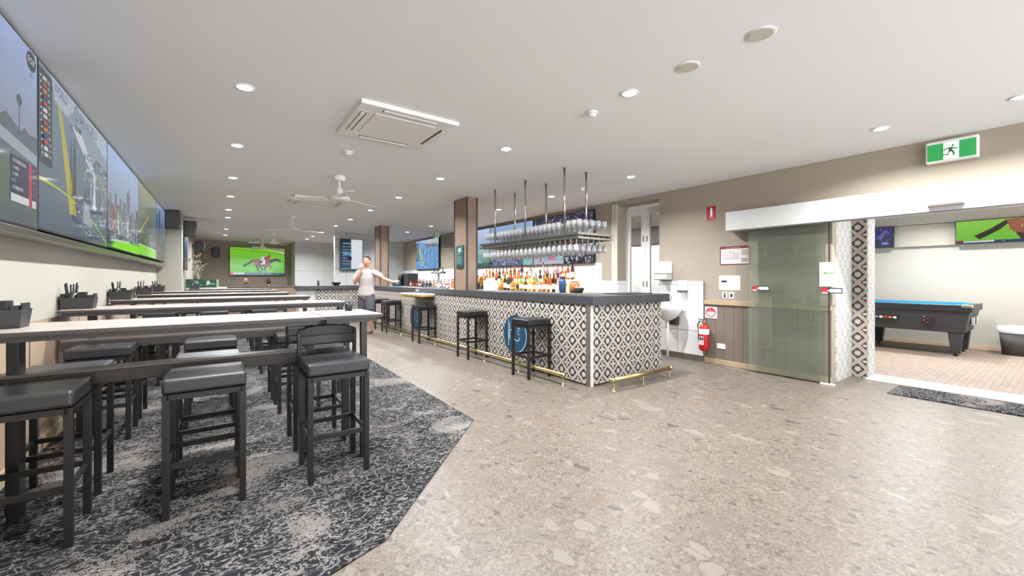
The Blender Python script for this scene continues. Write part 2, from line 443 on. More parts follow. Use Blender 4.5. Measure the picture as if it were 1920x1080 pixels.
# far walls
struct('wall_back', MB().box(-.72, 2.35, 18.8, 19, 0, CZ), 'wall_taupe')
struct('wall_back_panelled', MB().box(2.35, 4.6, 17.6, 17.8, 0, CZ).box(2.35, 2.45, 17.8, 18.8, 0, CZ), 'panel_grey')
struct('wall_back_bar', MB().box(4.6, 6.0, 15.6, 15.8, 0, CZ).box(4.5, 4.6, 15.6, 17.8, 0, CZ), 'panel_grey')
struct('wall_menu_panel', MB().box(2.86, 4.3, 13.3, 13.42, 0, CZ), 'panel_grey')
# right wall with folding door recess (Y 4.06-4.93) and wide opening (Y < 1.73)
HZ = 2.0
b = MB()
b.box(XR, XR+.12, 1.72, 4.06, .93, CZ); b.box(XR, XR+.12, 4.06, 4.93, 2.57, CZ); b.box(XR, XR+.12, 4.93, 15.6, 0, CZ)
b.box(XR, XR+.12, -5, 1.72, HZ, CZ); b.box(XR+.01, XR+.12, 1.73, 4.06, 0, .93)
b.box(XR+.12, 6.2, 4.93, 4.99, 0, 2.6); b.box(XR+.12, 6.2, 4.0, 4.06, 0, 2.6); b.box(XR+.12, 6.2, 4.0, 4.99, 2.57, 2.63)
struct('wall_right', b, 'wall_taupe')
struct('trim_2', MB().box(XR-.005, XR+.01, 1.73, 3.28, .07, .87), 'boards')
struct('trim_3', MB().box(XR-.03, XR+.012, 1.73, 3.28, .865, .93), 'skirt', .003)
struct('baseboard_right', MB().box(XR-.018, XR+.01, 1.73, 3.28, 0, .075), 'skirt', .003)
b = MB(); b.box(XR-.02, XR, 3.28, 4.06, .09, 1.205); b.box(XR-.02, XR, 4.93, 5.3, 0, 1.205); b.box(XR-.02, XR, 5.3, 15.58, 0, 1.55)
b.box(XR, 6.13, 4.915, 4.93, .0, 1.205)
struct('wall_splashback', b, 'splash')
struct('trim_4', MB().box(XR-.028, XR-.0, 3.28, 4.06, 0, .09).box(XR-.028, XR-.018, 3.275, 3.29, .09, 1.21), 'skirt_dark')
struct('trim_5', MB().box(XR-.012, XR, 4.93, 5.0, 1.205, 2.6).box(XR-.012, XR, 4.99, 5.06, 1.205, 2.6), 'cream', .003)
# corridor behind the folding doors
b = MB(); b.box(8.2, 8.3, 2.6, 8.5, 0, 2.75); b.box(6.2, 8.2, 8.4, 8.5, 0, 2.75); b.box(6.2, 8.3, 2.5, 2.6, 0, 2.75)
struct('wall_corridor', b, 'white')
struct('floor_corridor', MB().box(6.95, 8.3, 2.62, 8.5, -.12, 0), 'terrazzo')
struct('ceiling_corridor', MB().box(6.03, 8.3, 2.5, 8.5, 2.75, 2.85), 'ceiling')
struct('dark_reflection_band', MB().box(8.15, 8.2, 4.2, 8.4, 2.05, 2.45), 'skirt_dark')  # dark band stands in for the reflection in the folding door glass
# folding doors
def folding_leaf(n, y0, y1):
    b = MB(); X0, X1 = 6.12, 6.16; z1 = 2.5; s_ = .085
    b.box(X0, X1, y0, y0+s_, .01, z1); b.box(X0, X1, y1-s_, y1, .01, z1); b.box(X0, X1, y0+s_, y1-s_, z1-.12, z1); b.box(X0, X1, y0+s_, y1-s_, .01, .2)
    d = struct('door_%d' % n, b, 'white_gloss', .003)
    MB().box(6.135, 6.145, y0+s_, y1-s_, .2, z1-.12).build('glass_pane', 'pane', d)
    for z in (1.15, 1.95):
        yy = y0+.03 if n == 1 else y1-.03
        MB().box(6.105, 6.12, yy-.009, yy+.009, z-.05, z+.05).build('hinge', 'steel', d, .003)
folding_leaf(1, 4.50, 4.91); folding_leaf(2, 4.075, 4.485)
# patterned door jamb and beyond
struct('wall_jamb', MB().box(6.03, 6.60, 1.72, 1.9, 0, 2.5), 'tile_white')
struct('trim_7', MB().box(6.60, 6.66, 1.57, 1.95, 0, 2.5), 'tile_bold')
struct('wall_jamb_inner', MB().box(6.66, 6.97, 1.575, 1.95, 0, 2.5), 'tile_white')
# pool room
struct('floor_pool_room', MB().box(6.95, 11.2, -5, 5.0, -.12, 0), 'poolfloor')
struct('trim_8', MB().box(6.5, 6.95, -5, 1.57, 0, .004), 'threshold')

b = MB(); b.box(10.95, 11.1, -5, 2.6, 0, 2.75); b.box(8.3, 11.1, 2.5, 2.6, 0, 2.75)
struct('wall_pool_room', b, 'pool_wall')
struct('trim_9', MB().box(10.88, 10.95, -5, 2.5, 1.865, 2.27).box(10.87, 10.95, -5, 2.5, 2.28, 2.5), 'panel_cream')
struct('baseboard_pool_room', MB().box(10.93, 10.95, -5, 2.5, 0, .06), 'skirt')
struct('ceiling_pool_room', MB().box(6.02, 11.1, -2.3, 2.6, 2.5, 2.6), 'ceiling')

# ------------------------------------------------------------------ ceiling fittings
dl = None
def downlight(x, y, label, zc=CZ, g='recessed ceiling downlights'):
    global dl
    if dl is None:
        r = thing('downlight', label, 'ceiling light', (x, y, zc), 0, g)
        MB().rings([[(rr*math.cos(2*PI*j/24), rr*math.sin(2*PI*j/24), z) for j in range(24)] for rr, z in ((.066, 0), (.066, -.006), (.052, -.008), (.05, -.002))], 0, True, False).build('trim_ring', 'white', r)
        MB().lathe([(.05, -.0015), (.05, -.0065)], n=24).build('diffuser', 'lamp', r)
        L = bpy.data.lights.new('downlight', 'AREA'); L.shape = 'DISK'; L.size = .09; L.energy = DOWN_W; L.color = (.94, .968, 1); L.spread = math.radians(150)
        lo = bpy.data.objects.new('lamp', L); COL.objects.link(lo); lo.parent = r; lo.location = (0, 0, -.012)
        dl = r; return r
    return dup(dl, (x, y, zc), 0, label, g)
ORD = ['nearest', 'second', 'third', 'fourth', 'fifth', 'sixth', 'seventh', 'eighth', 'ninth', 'tenth', 'eleventh', 'farthest']
for i, y in enumerate([1.97, 3.59, 5.21, 6.91, 8.5, 10.17, 11.5, 14.2, 16.2]):  # last two lamps are added to brighten the dark far ceiling
    downlight(.15, y, 'round white downlight, %s in the row along the big screens, two added at its far end' % (ORD[i]))
for i, y in enumerate([.35, 2.0, 3.65, 5.27, 6.92, 8.55, 10.14, 11.62, 13.49, 14.97, 16.1]):
    downlight(2.53, y, 'round white downlight, %s in the middle row before the bar' % ORD[i])
for i, y in enumerate([3.64, 5.3, 6.93, 8.55, 10.2, 11.92, 13.9]):
    downlight(4.63, y, 'round white downlight, %s in the row above the serving side of the bar' % ORD[i])
downlight(5.05, 1.1, 'round white downlight above the left end of the sliding door header')
downlight(5.05, .27, 'round white downlight at the right picture edge by the exit sign')
for i, (x, y) in enumerate([(8.2, 1.6), (8.2, .2), (9.9, 1.6), (9.9, .2)]):
    downlight(x, y, 'added downlight over the pool table room, %s' % ('door side far', 'door side near', 'screen side far', 'screen side near')[i], 2.5)  # lamps added to brighten the pool room
downlight(7.2, 4.4, 'added downlight in the corridor behind the folding doors', 2.75)  # this lamp and the next are added to light the corridor
downlight(7.2, 6.4, 'added downlight deep in the corridor behind the folding doors', 2.75)
def round_grille(x, y, r_, label, name='ceiling_speaker', dome=.006, cat='speaker'):
    t = thing(name, label, cat, (x, y, CZ))
    MB().lathe([(r_, 0), (r_, -.004), (r_*.96, -dome)], n=32).build('bezel', 'white', t)
    MB().lathe([(r_*.86, -dome), (r_*.84, -dome-.002)], n=32).build('grille', 'cream', t)
round_grille(2.535, 1.075, .075, 'flat round ceiling speaker grille nearest the camera')
round_grille(2.535, 1.526, .075, 'flat round ceiling speaker grille just behind the nearest one')
for x, y, l in [(2.57, 2.42, 'white smoke detector beside the brightest downlight'), (1.16, 4.75, 'small white ceiling sensor below the air conditioner cassette'), (4.6, 4.55, 'small ceiling sensor to the right of the glass rack poles')]:
    t = thing('smoke_detector', l, 'smoke detector', (x, y, CZ))
    MB().lathe([(.05, 0), (.05, -.012), (.045, -.016)], n=24).build('base', 'white', t)
    MB().lathe([(.035, -.016), (.033, -.035), (.02, -.042)], n=24).build('sensor', 'white', t)
def cassette(x, y, label):
    t = thing('air_conditioner_cassette', label, 'air conditioner', (x, y, CZ)); h = .43
    b = MB(); b.box(-h, h, -h, -h+.15, -.035, 0); b.box(-h, h, h-.15, h, -.035, 0); b.box(-h, -h+.15, -h+.15, h-.15, -.035, 0); b.box(h-.15, h, -h+.15, h-.15, -.035, 0)
    b.build('panel_frame', 'white', t, .008)
    MB().box(-.275, .275, -.275, .275, -.038, -.003).build('intake_grille', 'white', t, .008)
    for k in range(4):
        a = k*PI/2; R_ = Matrix.Rotation(a, 3, 'Z')
        b = MB(); b.box(-.24, .24, -.385, -.335, -.0362, -.034); b.v = [tuple(R_ @ Vector(q)) for q in b.v]; b.build('air_slot', 'black', t)
        b = MB(); b.box(-.235, .235, -.382, -.35, -.044, -.0364); b.v = [tuple(R_ @ Vector(q)) for q in b.v]; b.build('louvre', 'white', t, .002)
cassette(1.33, 3.70, 'square white air conditioner cassette nearest the camera')
cassette(1.45, 8.1, 'square white air conditioner cassette behind the nearest ceiling fan')
def fan(x, y, rot, label):
    t = thing('ceiling_fan', label, 'ceiling fan', (x, y, CZ), rot, 'white ceiling fans over the tables')
    MB().lathe([(.075, 0), (.078, -.05), (.06, -.075)], n=24).build('canopy', 'white', t)
    MB().tube([(0, 0, -.07), (0, 0, -.19)], .014, 10).build('downrod', 'white', t)
    MB().lathe([(.035, -.17), (.045, -.2), (.05, -.25), (.09, -.27), (.14, -.3), (.145, -.315), (.10, -.335), (.02, -.345)], n=28).build('motor_housing', 'white', t)
    for k in range(3):
        a = k*2*PI/3; b = MB(); ca, sa = math.cos(a), math.sin(a)
        R_ = []
        for r_, wd, zz in ((.12, .03, -.31), (.2, .06, -.312), (.35, .075, -.318), (.62, .06, -.322), (.66, .04, -.322)):
            R_.append([(ca*r_-sa*u, sa*r_+ca*u, zz+u*.15+dz) for u, dz in ((-wd, -.003), (wd, -.003), (wd, .003), (-wd, .003))])
        b.rings(R_, 0, False).build('blade', 'white', t)
for (x, y, r_), l in zip([(1.34, 5.95, .5), (1.34, 10.38, .2), (1.36, 14.63, .9), (1.25, 17.2, 0)], ('nearest the camera', 'second from the camera', 'third from the camera', 'farthest, in front of the horse race screen')):
    fan(x, y, r_, 'white three blade ceiling fan, '+l)

# ------------------------------------------------------------------ screens
def tv_left(y0, y1, z0, z1, label, draw, X=-.93, depth=.07, wall=XL):
    t = thing('television', label, 'television', (X, y0, z0)); W, H = y1-y0, z1-z0
    MB().box(-depth, -.002, .0, W, 0, H).build('casing', 'black', t, .003)
    MB().box(wall-X+.001, -depth, W*.3, W*.7, H*.3, H*.7).build('wall_bracket', 'black_frame', t)
    e = .012; p = Pic((-.0015, e, e), (0, 1, 0), (0, 0, 1), (1, 0, 0), W-2*e, H-2*e); draw(p); p.fin('screen', 'screen', t)
def tv_right(y0, y1, z0, z1, label, draw, X=5.82, wall=5.9):
    t = thing('television', label, 'television', (X, y1, z0)); W, H = y1-y0, z1-z0
    MB().box(.002, .05, -W, 0, 0, H).build('casing', 'black', t, .003)
    MB().box(.05, wall-X-.001, -W*.7, -W*.3, H*.3, H*.7).build('wall_bracket', 'black_frame', t)
    e = .012; p = Pic((.0015, -e, e), (0, -1, 0), (0, 0, 1), (-1, 0, 0), W-2*e, H-2*e); draw(p); p.fin('screen', 'screen', t)
def tv_back(x0, x1, z0, z1, Y, label, draw, wall, d=.05, case='black'):
    t = thing('television', label, 'television', (x0, Y, z0)); W, H = x1-x0, z1-z0
    MB().box(0, W, .002, d, 0, H).build('casing', case, t, .003)
    if wall-Y > d: MB().box(W*.3, W*.7, d, wall-Y, H*.3, H*.7).build('wall_bracket', 'black_frame', t)
    e = .015; p = Pic((e, .0015, e), (1, 0, 0), (0, 0, 1), (0, -1, 0), W-2*e, H-2*e); draw(p); p.fin('screen', 'screen', t)

def d_course(p):
    p.grad(0, .42, 1, 1, '8793a0', '9fb0da', 12)
    p.grad(0, 0, 1, .42, '4d5f63', '5b6c70', 8)
    pts = [(0, .66)]; r = random.Random(3)
    for i in range(30): pts.append((i/29, .60-.12*i/29+r.uniform(0, .05)))
    p.poly([(0, .42), (0, .66)]+pts[1:]+[(1, .40)], '5a6470')
    p.poly([(.0, .50), (1, .36), (1, .42), (0, .57)], '9aa7b5')
    p.poly([(0, .0), (.5, .0), (.62, .36), (0, .47)], '4e6266'); p.poly([(.3, .12), (.75, .08), (.8, .3), (.4, .33)], '556c55')
    p.poly([(0, 0), (1, 0), (1, .06), (0, .1)], '46545c')
    p.rect(.85, .47, .856, .66, '47505a'); p.disc(.853, .66, .02, .03, '47505a')
    p.disc(.947, .935, .040, .055, '2c3742'); p.text('FOX', .918, .918, .04, 'e8ecf0', .058); p.text('503', .932, .845, .028, '5a6672', .035)
    p.rect(.79, .11, .93, .35, '232a4a'); p.rect(.925, .11, .952, .35, 'b92b55'); p.rect(.952, .15, .985, .35, '232a4a'); p.rect(.79, .11, .925, .15, 'd6dae0'); p.rect(.952, .11, .985, .15, 'd6dae0')
    for i, tx in enumerate(['1 R.S.FERGUSON', '2  KING', '3  KIM', '4  S.', '5 D.BROWN']):
        p.text(tx, .80, .315-.035*i, .018, 'e6e9ee', .12); p.text(str(6-i), .96, .315-.035*i, .018, 'e6e9ee')
def d_sail(p):
    p.grad(0, 0, 1, 1, '4b6070', '74899a', 14)
    p.poly([(.12, 1), (1, 1), (1, .62), (.5, .80), (.16, .86)], 'a9b6c6'); p.poly([(.30, .84), (1, .58), (1, .80), (.45, .97)], '8b97a4')
    p.poly([(.38, .80), (.75, .52), (.78, .56), (.46, .86)], 'c6ccd2'); p.poly([(.75, .52), (1, .36), (1, .6), (.78, .62)], '76808a')
    p.speck(.55, .45, 1, .72, 120, ['6a7078', '9aa1a8', 'b9bdc0', '59636b'], .014, .014, 5)
    p.poly([(.19, .86), (.225, .86), (.44, .16), (.34, .16)], 'b5ab48')
    p.poly([(0, .30), (.2, .30), (.2, .29), (0, .29)], 'b8c04a', True)
    pr_ = [(0, .30)]
    for i in range(14):
        a, b = i/13, (i+1)/13; f_ = lambda t: .31-.02*t-.27*t**2.4
        p.poly([(a, f_(a)), (b, f_(b)), (b, f_(b)-.012), (a, f_(a)-.012)], 'b9c544', True)
    p.rect(0, .40, .13, .97, '27323c')
    r = random.Random(9)
    for i in range(13):
        y = .92-.039*i; p.rect(.008, y-.004, .018, y+.008, 'd5dade'); p.rect(.035, y-.008, .07, y+.014, ['c9cdd2', 'b7452f', 'd4803a', '3b4d70', 'c52b4d', 'dfe3e6'][i % 6]); p.text(['NZL', 'AUS', 'ESP', 'GBR', 'DEN', 'GER'][i % 6], .08, y-.006, .016, 'e7eaee', .045)
    p.text('WORLD', .13, .90, .07, '34465c', .16); p.text('DP WORLD', .46, .885, .075, '2c3d52', .34); p.ring(.41, .92, .03, .055, .25, '2c3d52', .5, 5.5)
    for x, y, h, c in ((.38, .30, .42, '3f3a46'), (.70, .27, .28, 'd4dde0'), (.86, .30, .25, '8a7f86'), (.60, .33, .1, '514a5a')):
        p.poly([(x-.03, y), (x+.03, y), (x+.012, y+h), (x, y+h)], c); p.rect(x-.045, y-.03, x+.045, y, '36404d')
    p.poly([(.40, .12), (.55, .12), (.50, .32), (.42, .32)], '454a66'); p.poly([(.50, .14), (.66, .10), (.60, .28), (.52, .3)], '9aa3ad')
    p.speck(.42, .04, .95, .3, 90, ['8fa4b3', 'aebecb', '6d8494'], .02, .008, 8)
    for x, y in ((.38, .79), (.72, .67), (.86, .64)): p.rect(x, y, x+.09, y+.04, '3a444e'); p.text('ETIHAD', x+.008, y+.008, .018, 'cfd6dc', .075)
    p.text('S', .44, .05, .04, '2e3944')
def d_harbour(p):
    p.grad(0, .35, 1, 1, '8d9aa8', 'a3bbe0', 12); p.grad(0, 0, 1, .4, '3a4a55', '6a7885', 8)
    r = random.Random(4)
    for i in range(22):
        x = i/22; h = .42+r.uniform(0, .16)+(.16 if i in (12, 13) else 0); p.rect(x, .30, x+.05, h, r.choice(['5b6672', '6c7580', '4e5862']))
    for i in range(9):
        x = .08+i*.1+r.uniform(-.03, .03); h = r.uniform(.25, .42); p.poly([(x-.025, .15), (x+.03, .15), (x+.01, .15+h)], r.choice(['c9d2d8', '5a4a50', '8f98a4', 'a9534f']))
    p.speck(0, .08, 1, .3, 160, ['9fb0bd', '6d7f8d', '42505c', 'c4ccd2'], .015, .02, 6)
    p.ring(.0, .08, .45, .35, .03, 'a9bd44', .0, 1.2)
    p.poly([(.08, 0), (1, 0), (1, .10), (.6, .105), (.2, .085)], '8bdc3c'); p.poly([(.08, .06), (.6, .095), (.6, .115), (.1, .085)], 'd6ecc6')  # green strip draws another screen's reflection into the picture
def d_coast(p):
    p.grad(0, .5, 1, 1, '6e7a6e', '8f9a7c', 8); p.grad(0, 0, 1, .5, '3c484e', '66736c', 8)
    p.poly([(0, .3), (.5, .62), (.52, .6), (0, .26)], 'b7b54e'); p.poly([(.45, .1), (.6, .1), (.55, .55)], '4a5968'); p.poly([(.66, .12), (.85, .12), (.78, .6)], '5c6c7b')
    p.speck(0, .1, 1, .35, 60, ['8fa0a8', 'b2a64a', '3d4950'], .02, .02, 2); p.rect(0, 0, 1, .145, '86d93a'); p.rect(0, .125, 1, .15, 'a7e072')  # green band at the foot is a screen reflection drawn as picture
def d_dusk(p):
    p.grad(0, .45, 1, 1, '51647c', '8fa0bd', 8); p.grad(0, 0, 1, .45, '28323c', '485763', 6)
    p.rect(.0, .45, .25, .8, '3e6c9c'); p.rect(.3, .3, .4, .9, '2a3440'); p.rect(.55, .2, .62, .7, '37424e'); p.speck(0, .05, 1, .4, 60, ['1f2830', '596878'], .03, .03, 3)
def horse(p, cx, cy, k, small=True):
    """racing bay horse and jockey, k = width of body in screen widths"""
    a = p.W/p.H
    def q(pts, col): p.poly([(cx+x*k, cy+y*k*a) for x, y in pts], col)
    q([(-1.05, -.12), (-.95, -.22), (-.6, .02), (-.42, .22), (-.5, .26), (-.75, .06)], '2a1d18')
    q([(-.5, .26), (-.44, .0), (-.3, -.13), (.0, -.2), (.3, -.16), (.5, -.02), (.52, .2), (.3, .28), (.0, .26), (-.25, .32)], '9a5436')
    q([(-.48, .22), (-.42, -.02), (-.25, -.1), (-.15, .1), (-.2, .28)], 'a9603e')
    q([(.34, .24), (.5, .02), (.78, .20), (1.02, .18), (1.1, .1), (1.13, .15), (1.05, .28), (.9, .36), (.8, .38), (.6, .32)], '4a2a20')
    q([(-.35, -.08), (-.2, -.1), (-.14, -.42), (-.05, -.55), (-.13, -.57), (-.24, -.42)], '3a241c')
    q([(-.2, -.1), (-.02, -.15), (.1, -.38), (.0, -.52), (-.04, -.5), (.0, -.38)], '4d2c20')
    q([(.3, -.1), (.5, .02), (.62, -.22), (.45, -.42), (.4, -.4), (.5, -.24)], '9a5436')
    q([(.2, -.12), (.34, -.14), (.2, -.38), (.32, -.5), (.26, -.53), (.12, -.38)], '4a2a20')
    q([(-.12, .18), (.28, .22), (.32, -.02), (.05, -.14), (-.2, -.02)], '1f3566'); q([(-.1, .0), (.1, .08), (.08, -.08)], 'd9dfe8')
    q([(.0, .2), (.12, .46), (.4, .52), (.5, .4), (.34, .24), (.2, .12)], 'c22f35'); q([(-.1, .24), (.02, .46), (.2, .5), (.1, .2)], 'cfdcf0'); q([(.05, .22), (.2, .3), (.22, -.02), (.1, -.04)], 'e4e6ea')
    q([(.38, .44), (.5, .42), (.55, .52), (.5, .6), (.4, .6), (.36, .52)], 'b2353c'); q([(.5, .46), (.56, .46), (.55, .52), (.5, .52)], 'd9a488')
    q([(1.0, .3), (1.06, .3), (.98, .12), (.94, .14)], '26364d')
def d_race(p):
    p.grad(0, 0, 1, 1, '55c813', '86cf25', 14)
    for i in range(7): p.poly([(0, .95-.12*i), (1, .80-.14*i), (1, .76-.14*i), (0, .92-.12*i)], '6fd41c' if i % 2 else '5dbb18')
    p.poly([(.45, 1), (1, .86), (1, .80), (.62, .97)], 'd8d2c4'); p.poly([(.6, 1), (1, .90), (1, .95), (.8, 1)], '9a7f6a')
    horse(p, .56, .42, .33)
    p.rect(0, 0, 1, .09, '143a6c'); p.rect(0, 0, .05, .11, 'c4392c'); p.rect(.055, .03, .25, .085, 'e9ecf1')
    p.text('TODAY AT THE RACES', .065, .042, .03, '203a66', .17)
    for i, tt in enumerate(['R4  2.10', '3.40', '5.00', '8.50', '12.0']): p.text(tt, .30+.13*i, .03, .035, 'dfe6f2', .1)
def d_race_close(p):
    p.grad(0, 0, 1, 1, '6cc62a', '97d84d', 12)
    for i in range(6): p.poly([(0, .95-.15*i), (1, .88-.15*i), (1, .84-.15*i), (0, .92-.15*i)], '80cf38')
    horse(p, .55, .52, .40)
    p.text('15', .44, .60, .12, 'eef1f5'); p.rect(0, 0, 1, .1, '143a6c'); p.rect(0, 0, .05, .13, '7c2036'); p.rect(.055, .03, .27, .095, 'e9ecf1')
    p.text('TODAY AT THE RACES', .065, .045, .03, '203a66', .19)
    for i, tt in enumerate(['2.10', '3.40', '5.00', '8.50']): p.text(tt, .32+.16*i, .035, .04, 'dfe6f2', .1)
def d_game_sky(p):
    p.grad(0, .45, 1, 1, 'a9c6ee', 'cfe0fa', 10); p.grad(0, 0, 1, .45, '3f7d62', 'a9d0cf', 6); p.rect(0, 0, 1, .1, '2c6b50')
    p.disc(.3, .86, .05, .07, '30465f'); p.disc(.3, .86, .035, .05, 'a9c6ee'); p.rect(.3, .15, .55, .32, '1d3468'); p.poly([(.2, .1), (.8, .1), (.7, .2), (.3, .2)], '8fc6d4'); p.rect(.62, .2, .66, .8, '8795b5')
def d_sky(p):
    p.grad(0, .4, 1, 1, 'b7cff2', '9dbce9', 10); p.grad(0, 0, 1, .4, '5f7396', 'c5c9dd', 6)
    p.poly([(.55, .3), (.62, .3), (.6, .75), (.57, .75)], '4a5c8e'); p.poly([(.5, .55), (.6, .5), (.66, .8), (.6, .8)], '54679a'); p.speck(0, .02, 1, .25, 140, ['2e3b55', '8793b3', 'c8cde0', '56648a'], .025, .03, 12)
    p.rect(.80, 0, 1, .38, '9ccfca'); p.text('SPORT', .83, .12, .06, '23506a', .15)
def d_crowd(p):
    p.grad(0, 0, 1, 1, 'c9c6d6', '20263a', 2); p.rect(0, .66, 1, 1, '1f2438'); p.speck(0, .62, 1, 1, 420, ['3b4a7a', '7b3a45', 'a9b0c4', '15192a', '4f5f90', '8a6f6a', '2f4f6a'], .013, .02, 21)
    p.rect(0, 0, 1, .64, 'cfc6da'); p.speck(0, .3, 1, .64, 200, ['b4aac6', 'e6e0ec', '9d93b2'], .03, .03, 22)
    p.rect(.13, .05, .15, .45, '4a4658'); p.poly([(0, .12), (.6, .24), (.6, .26), (0, .14)], '8b8698')
    p.rect(.20, .08, .62, .2, '8fc3cf'); p.rect(.28, .09, .4, .22, 'e86f9a'); p.disc(.33, .3, .03, .06, '22222c'); p.text('LIVE', .45, .11, .06, 'ffffff', .1); p.disc(.62, .2, .05, .07, '1b2a44')
    p.speck(.55, 0, 1, .22, 260, ['14161e', '2b2e3a', '484d5c', 'c8c8d4'], .02, .045, 23)
def d_menu(p):
    p.rect(0, 0, 1, 1, 'f2f6fb'); p.grad(0, 0, .48, 1, '39566e', '1f3347', 8); p.rect(.0, .55, .5, .56, '9fd4e6')
    p.rect(0, 0, 1, .02, '8fd0ea'); p.rect(.97, 0, 1, 1, 'cfe2f3')
    for i, tx in enumerate(['COCKTAILS', 'Espresso Martini', 'Aperol Spritz', 'Margarita', 'Mojito', 'Negroni', 'Old Fashioned', 'Cosmopolitan']):
        p.text(tx, .10, .83-.095*i, .035 if i else .06, 'dcebf6', .42)
    p.poly([(.1, .50), (.48, .44), (.48, .56), (.2, .60)], '67a6c4'); p.poly([(.25, .36), (.5, .30), (.5, .42)], '12283a')
def d_sail_small(p):
    p.grad(0, 0, 1, 1, '5f9fe0', '8db9ea', 8); p.poly([(.1, 1), (1, .72), (1, 1)], 'c9d2e2'); p.poly([(.4, .78), (1, .70), (1, .8), (.45, .86)], '6d7c98'); p.speck(.4, .7, 1, .85, 80, ['3c4660', 'b5bccb', '8593ad'], .02, .02, 31)
    p.poly([(.14, .75), (.2, .75), (.36, .12), (.28, .12)], 'c9d95a'); p.rect(0, .30, .12, .92, '2a3b58')
    for i in range(11): p.rect(.02, .86-.05*i, .1, .88-.05*i, 'd8dfea')
    for x, y in ((.35, .55), (.5, .4), (.68, .5)): p.poly([(x-.03, y), (x+.04, y), (x+.02, y+.22)], '3f6db0'); p.poly([(x+.03, y-.02), (x+.08, y-.02), (x+.04, y+.15)], 'd7e2ef')
    p.speck(.2, .03, 1, .4, 80, ['9cc8ef', 'bfdcf6', '4c88cc'], .03, .012, 32)
def d_blue(p):
    p.grad(0, 0, 1, 1, '141238', '252a63', 6); p.poly([(.1, .5), (.6, .9), (.95, .55), (.7, .7), (.5, .6), (.3, .35)], '5a5fb4'); p.rect(.35, .12, .8, .26, '2c58c8'); p.text('KENO', .4, .15, .08, 'dfe6ff', .3); p.speck(0, .3, 1, 1, 60, ['8c5a8a', '4350a8', '1b1d4a'], .04, .04, 33)
tv_left(1.88, 3.825, 1.55, 2.645, 'largest looking screen at the left edge showing a hazy course and a dark score box', d_course)
tv_left(3.83, 5.775, 1.562, 2.648, 'big wall screen with sailing boats, yellow course lines and a black leader board', d_sail)
tv_left(5.78, 7.745, 1.572, 2.650, 'big wall screen of a harbour skyline with a green strip along its foot', d_harbour)
tv_left(7.75, 9.70, 1.585, 2.652, 'big wall screen of dull green coast, green band full width at the bottom', d_coast)
tv_left(9.705, 11.15, 1.59, 2.653, 'last dark bluish wall screen before the pale pillar', d_dusk)
tag(MB().box(-1.055, -.925, 1.9, 11.15, 1.50, 1.545).build('screen_ledge', 'steel', None, .004), 'long narrow metal ledge under the row of big wall screens', 'ledge')
tv_left(11.75, 12.9, 1.45, 2.19, 'narrow looking dark screen on the left wall past the pillar', d_dusk, -.64, .06, -.72)
tv_back(.30, 2.14, 1.36, 2.45, 18.7, 'wide screen on the far wall showing a brown race horse on green turf', d_race, 18.8)
tv_back(2.98, 3.67, 1.52, 2.47, 13.18, 'portrait drinks menu screen on the grey panel behind the walking man', d_menu, 13.3, .06)
tv_right(5.45, 7.29, 1.545, 2.585, 'screen behind the glass rack showing a dark crowd over a pale rink', d_crowd)
tv_right(7.30, 9.12, 1.55, 2.59, 'middle screen on the bar wall, pale blue sky picture', d_sky)
tv_right(9.13, 10.96, 1.555, 2.595, 'screen half hidden by the brown pillar, sky over green field', d_game_sky)
tv_right(12.25, 14.14, 1.56, 2.60, 'screen on the bar wall with blue water and sails, left of the vent', d_sail_small)
tv_right(-.35, 1.33, 1.86, 2.275, 'screen in the pool table room showing the hind half of a race horse', d_race_close, 10.8, 10.88)
tv_right(2.155, 2.45, 1.86, 2.28, 'small dark blue screen in the pool table room beside the tiled jamb', d_blue, 10.8, 10.88)

# ------------------------------------------------------------------ high tables, rails and stools
def make_stool(pad='seat', fr='frame_grey', back=False, name='bar_stool', hi=.73):
    r = thing(name, '', 'stool'); s = .165; t = .031
    b = MB(); b.box(-.183, .183, -.183, .183, hi-.078, hi); b.build('seat', pad, r, .016, seg=3)
    f = MB()
    for a in (-s, s):
        f.box(-s, s, a-t/2, a+t/2, hi-.108, hi-.08); f.box(a-t/2, a+t/2, -s, s, hi-.108, hi-.08)
    f.build('seat_frame', fr, r)
    for sx in (-1, 1):
        for sy in (-1, 1):
            x, y = sx*s, sy*s
            MB().box(x-t/2, x+t/2, y-t/2, y+t/2, .008, hi-.08).build('leg', fr, r, .002)
    for sx, sy in ((0, -1), (0, 1), (-1, 0), (1, 0)):
        b = MB()
        if sx == 0: b.box(-s+t/2, s-t/2, sy*s-.008, sy*s+.008, .262, .29)
        else: b.box(sx*s-.008, sx*s+.008, -s+t/2, s-t/2, .262, .29)
        b.build('footrest', fr, r)
    if back:
        for sx in (-1, 1): MB().box(sx*.178-.012, sx*.178+.012, .165, .190, hi-.1, .885).build('back_post', fr, r, .003)
        b = MB(); R_ = []
        for i in range(13):
            u = -1+i/6; x = u*.19; y = .183+.035*(1-u*u); z1 = .925-.028*abs(u)**3
            R_.append([(x, y-.012, .79), (x, y+.012, .79), (x, y+.012, z1), (x, y-.012, z1)])
        b.rings(R_, 0, False).build('backrest', fr, r, .006)
        b = MB(); R_ = []
        for i in range(13):
            u = -1+i/6; x = u*.175; y = .166+.035*(1-u*u)
            R_.append([(x, y-.006, .80), (x, y+.006, .80), (x, y+.006, .86), (x, y-.006, .86)])
        b.rings(R_, 0, False).build('back_pad', pad, r, .004)
    return r
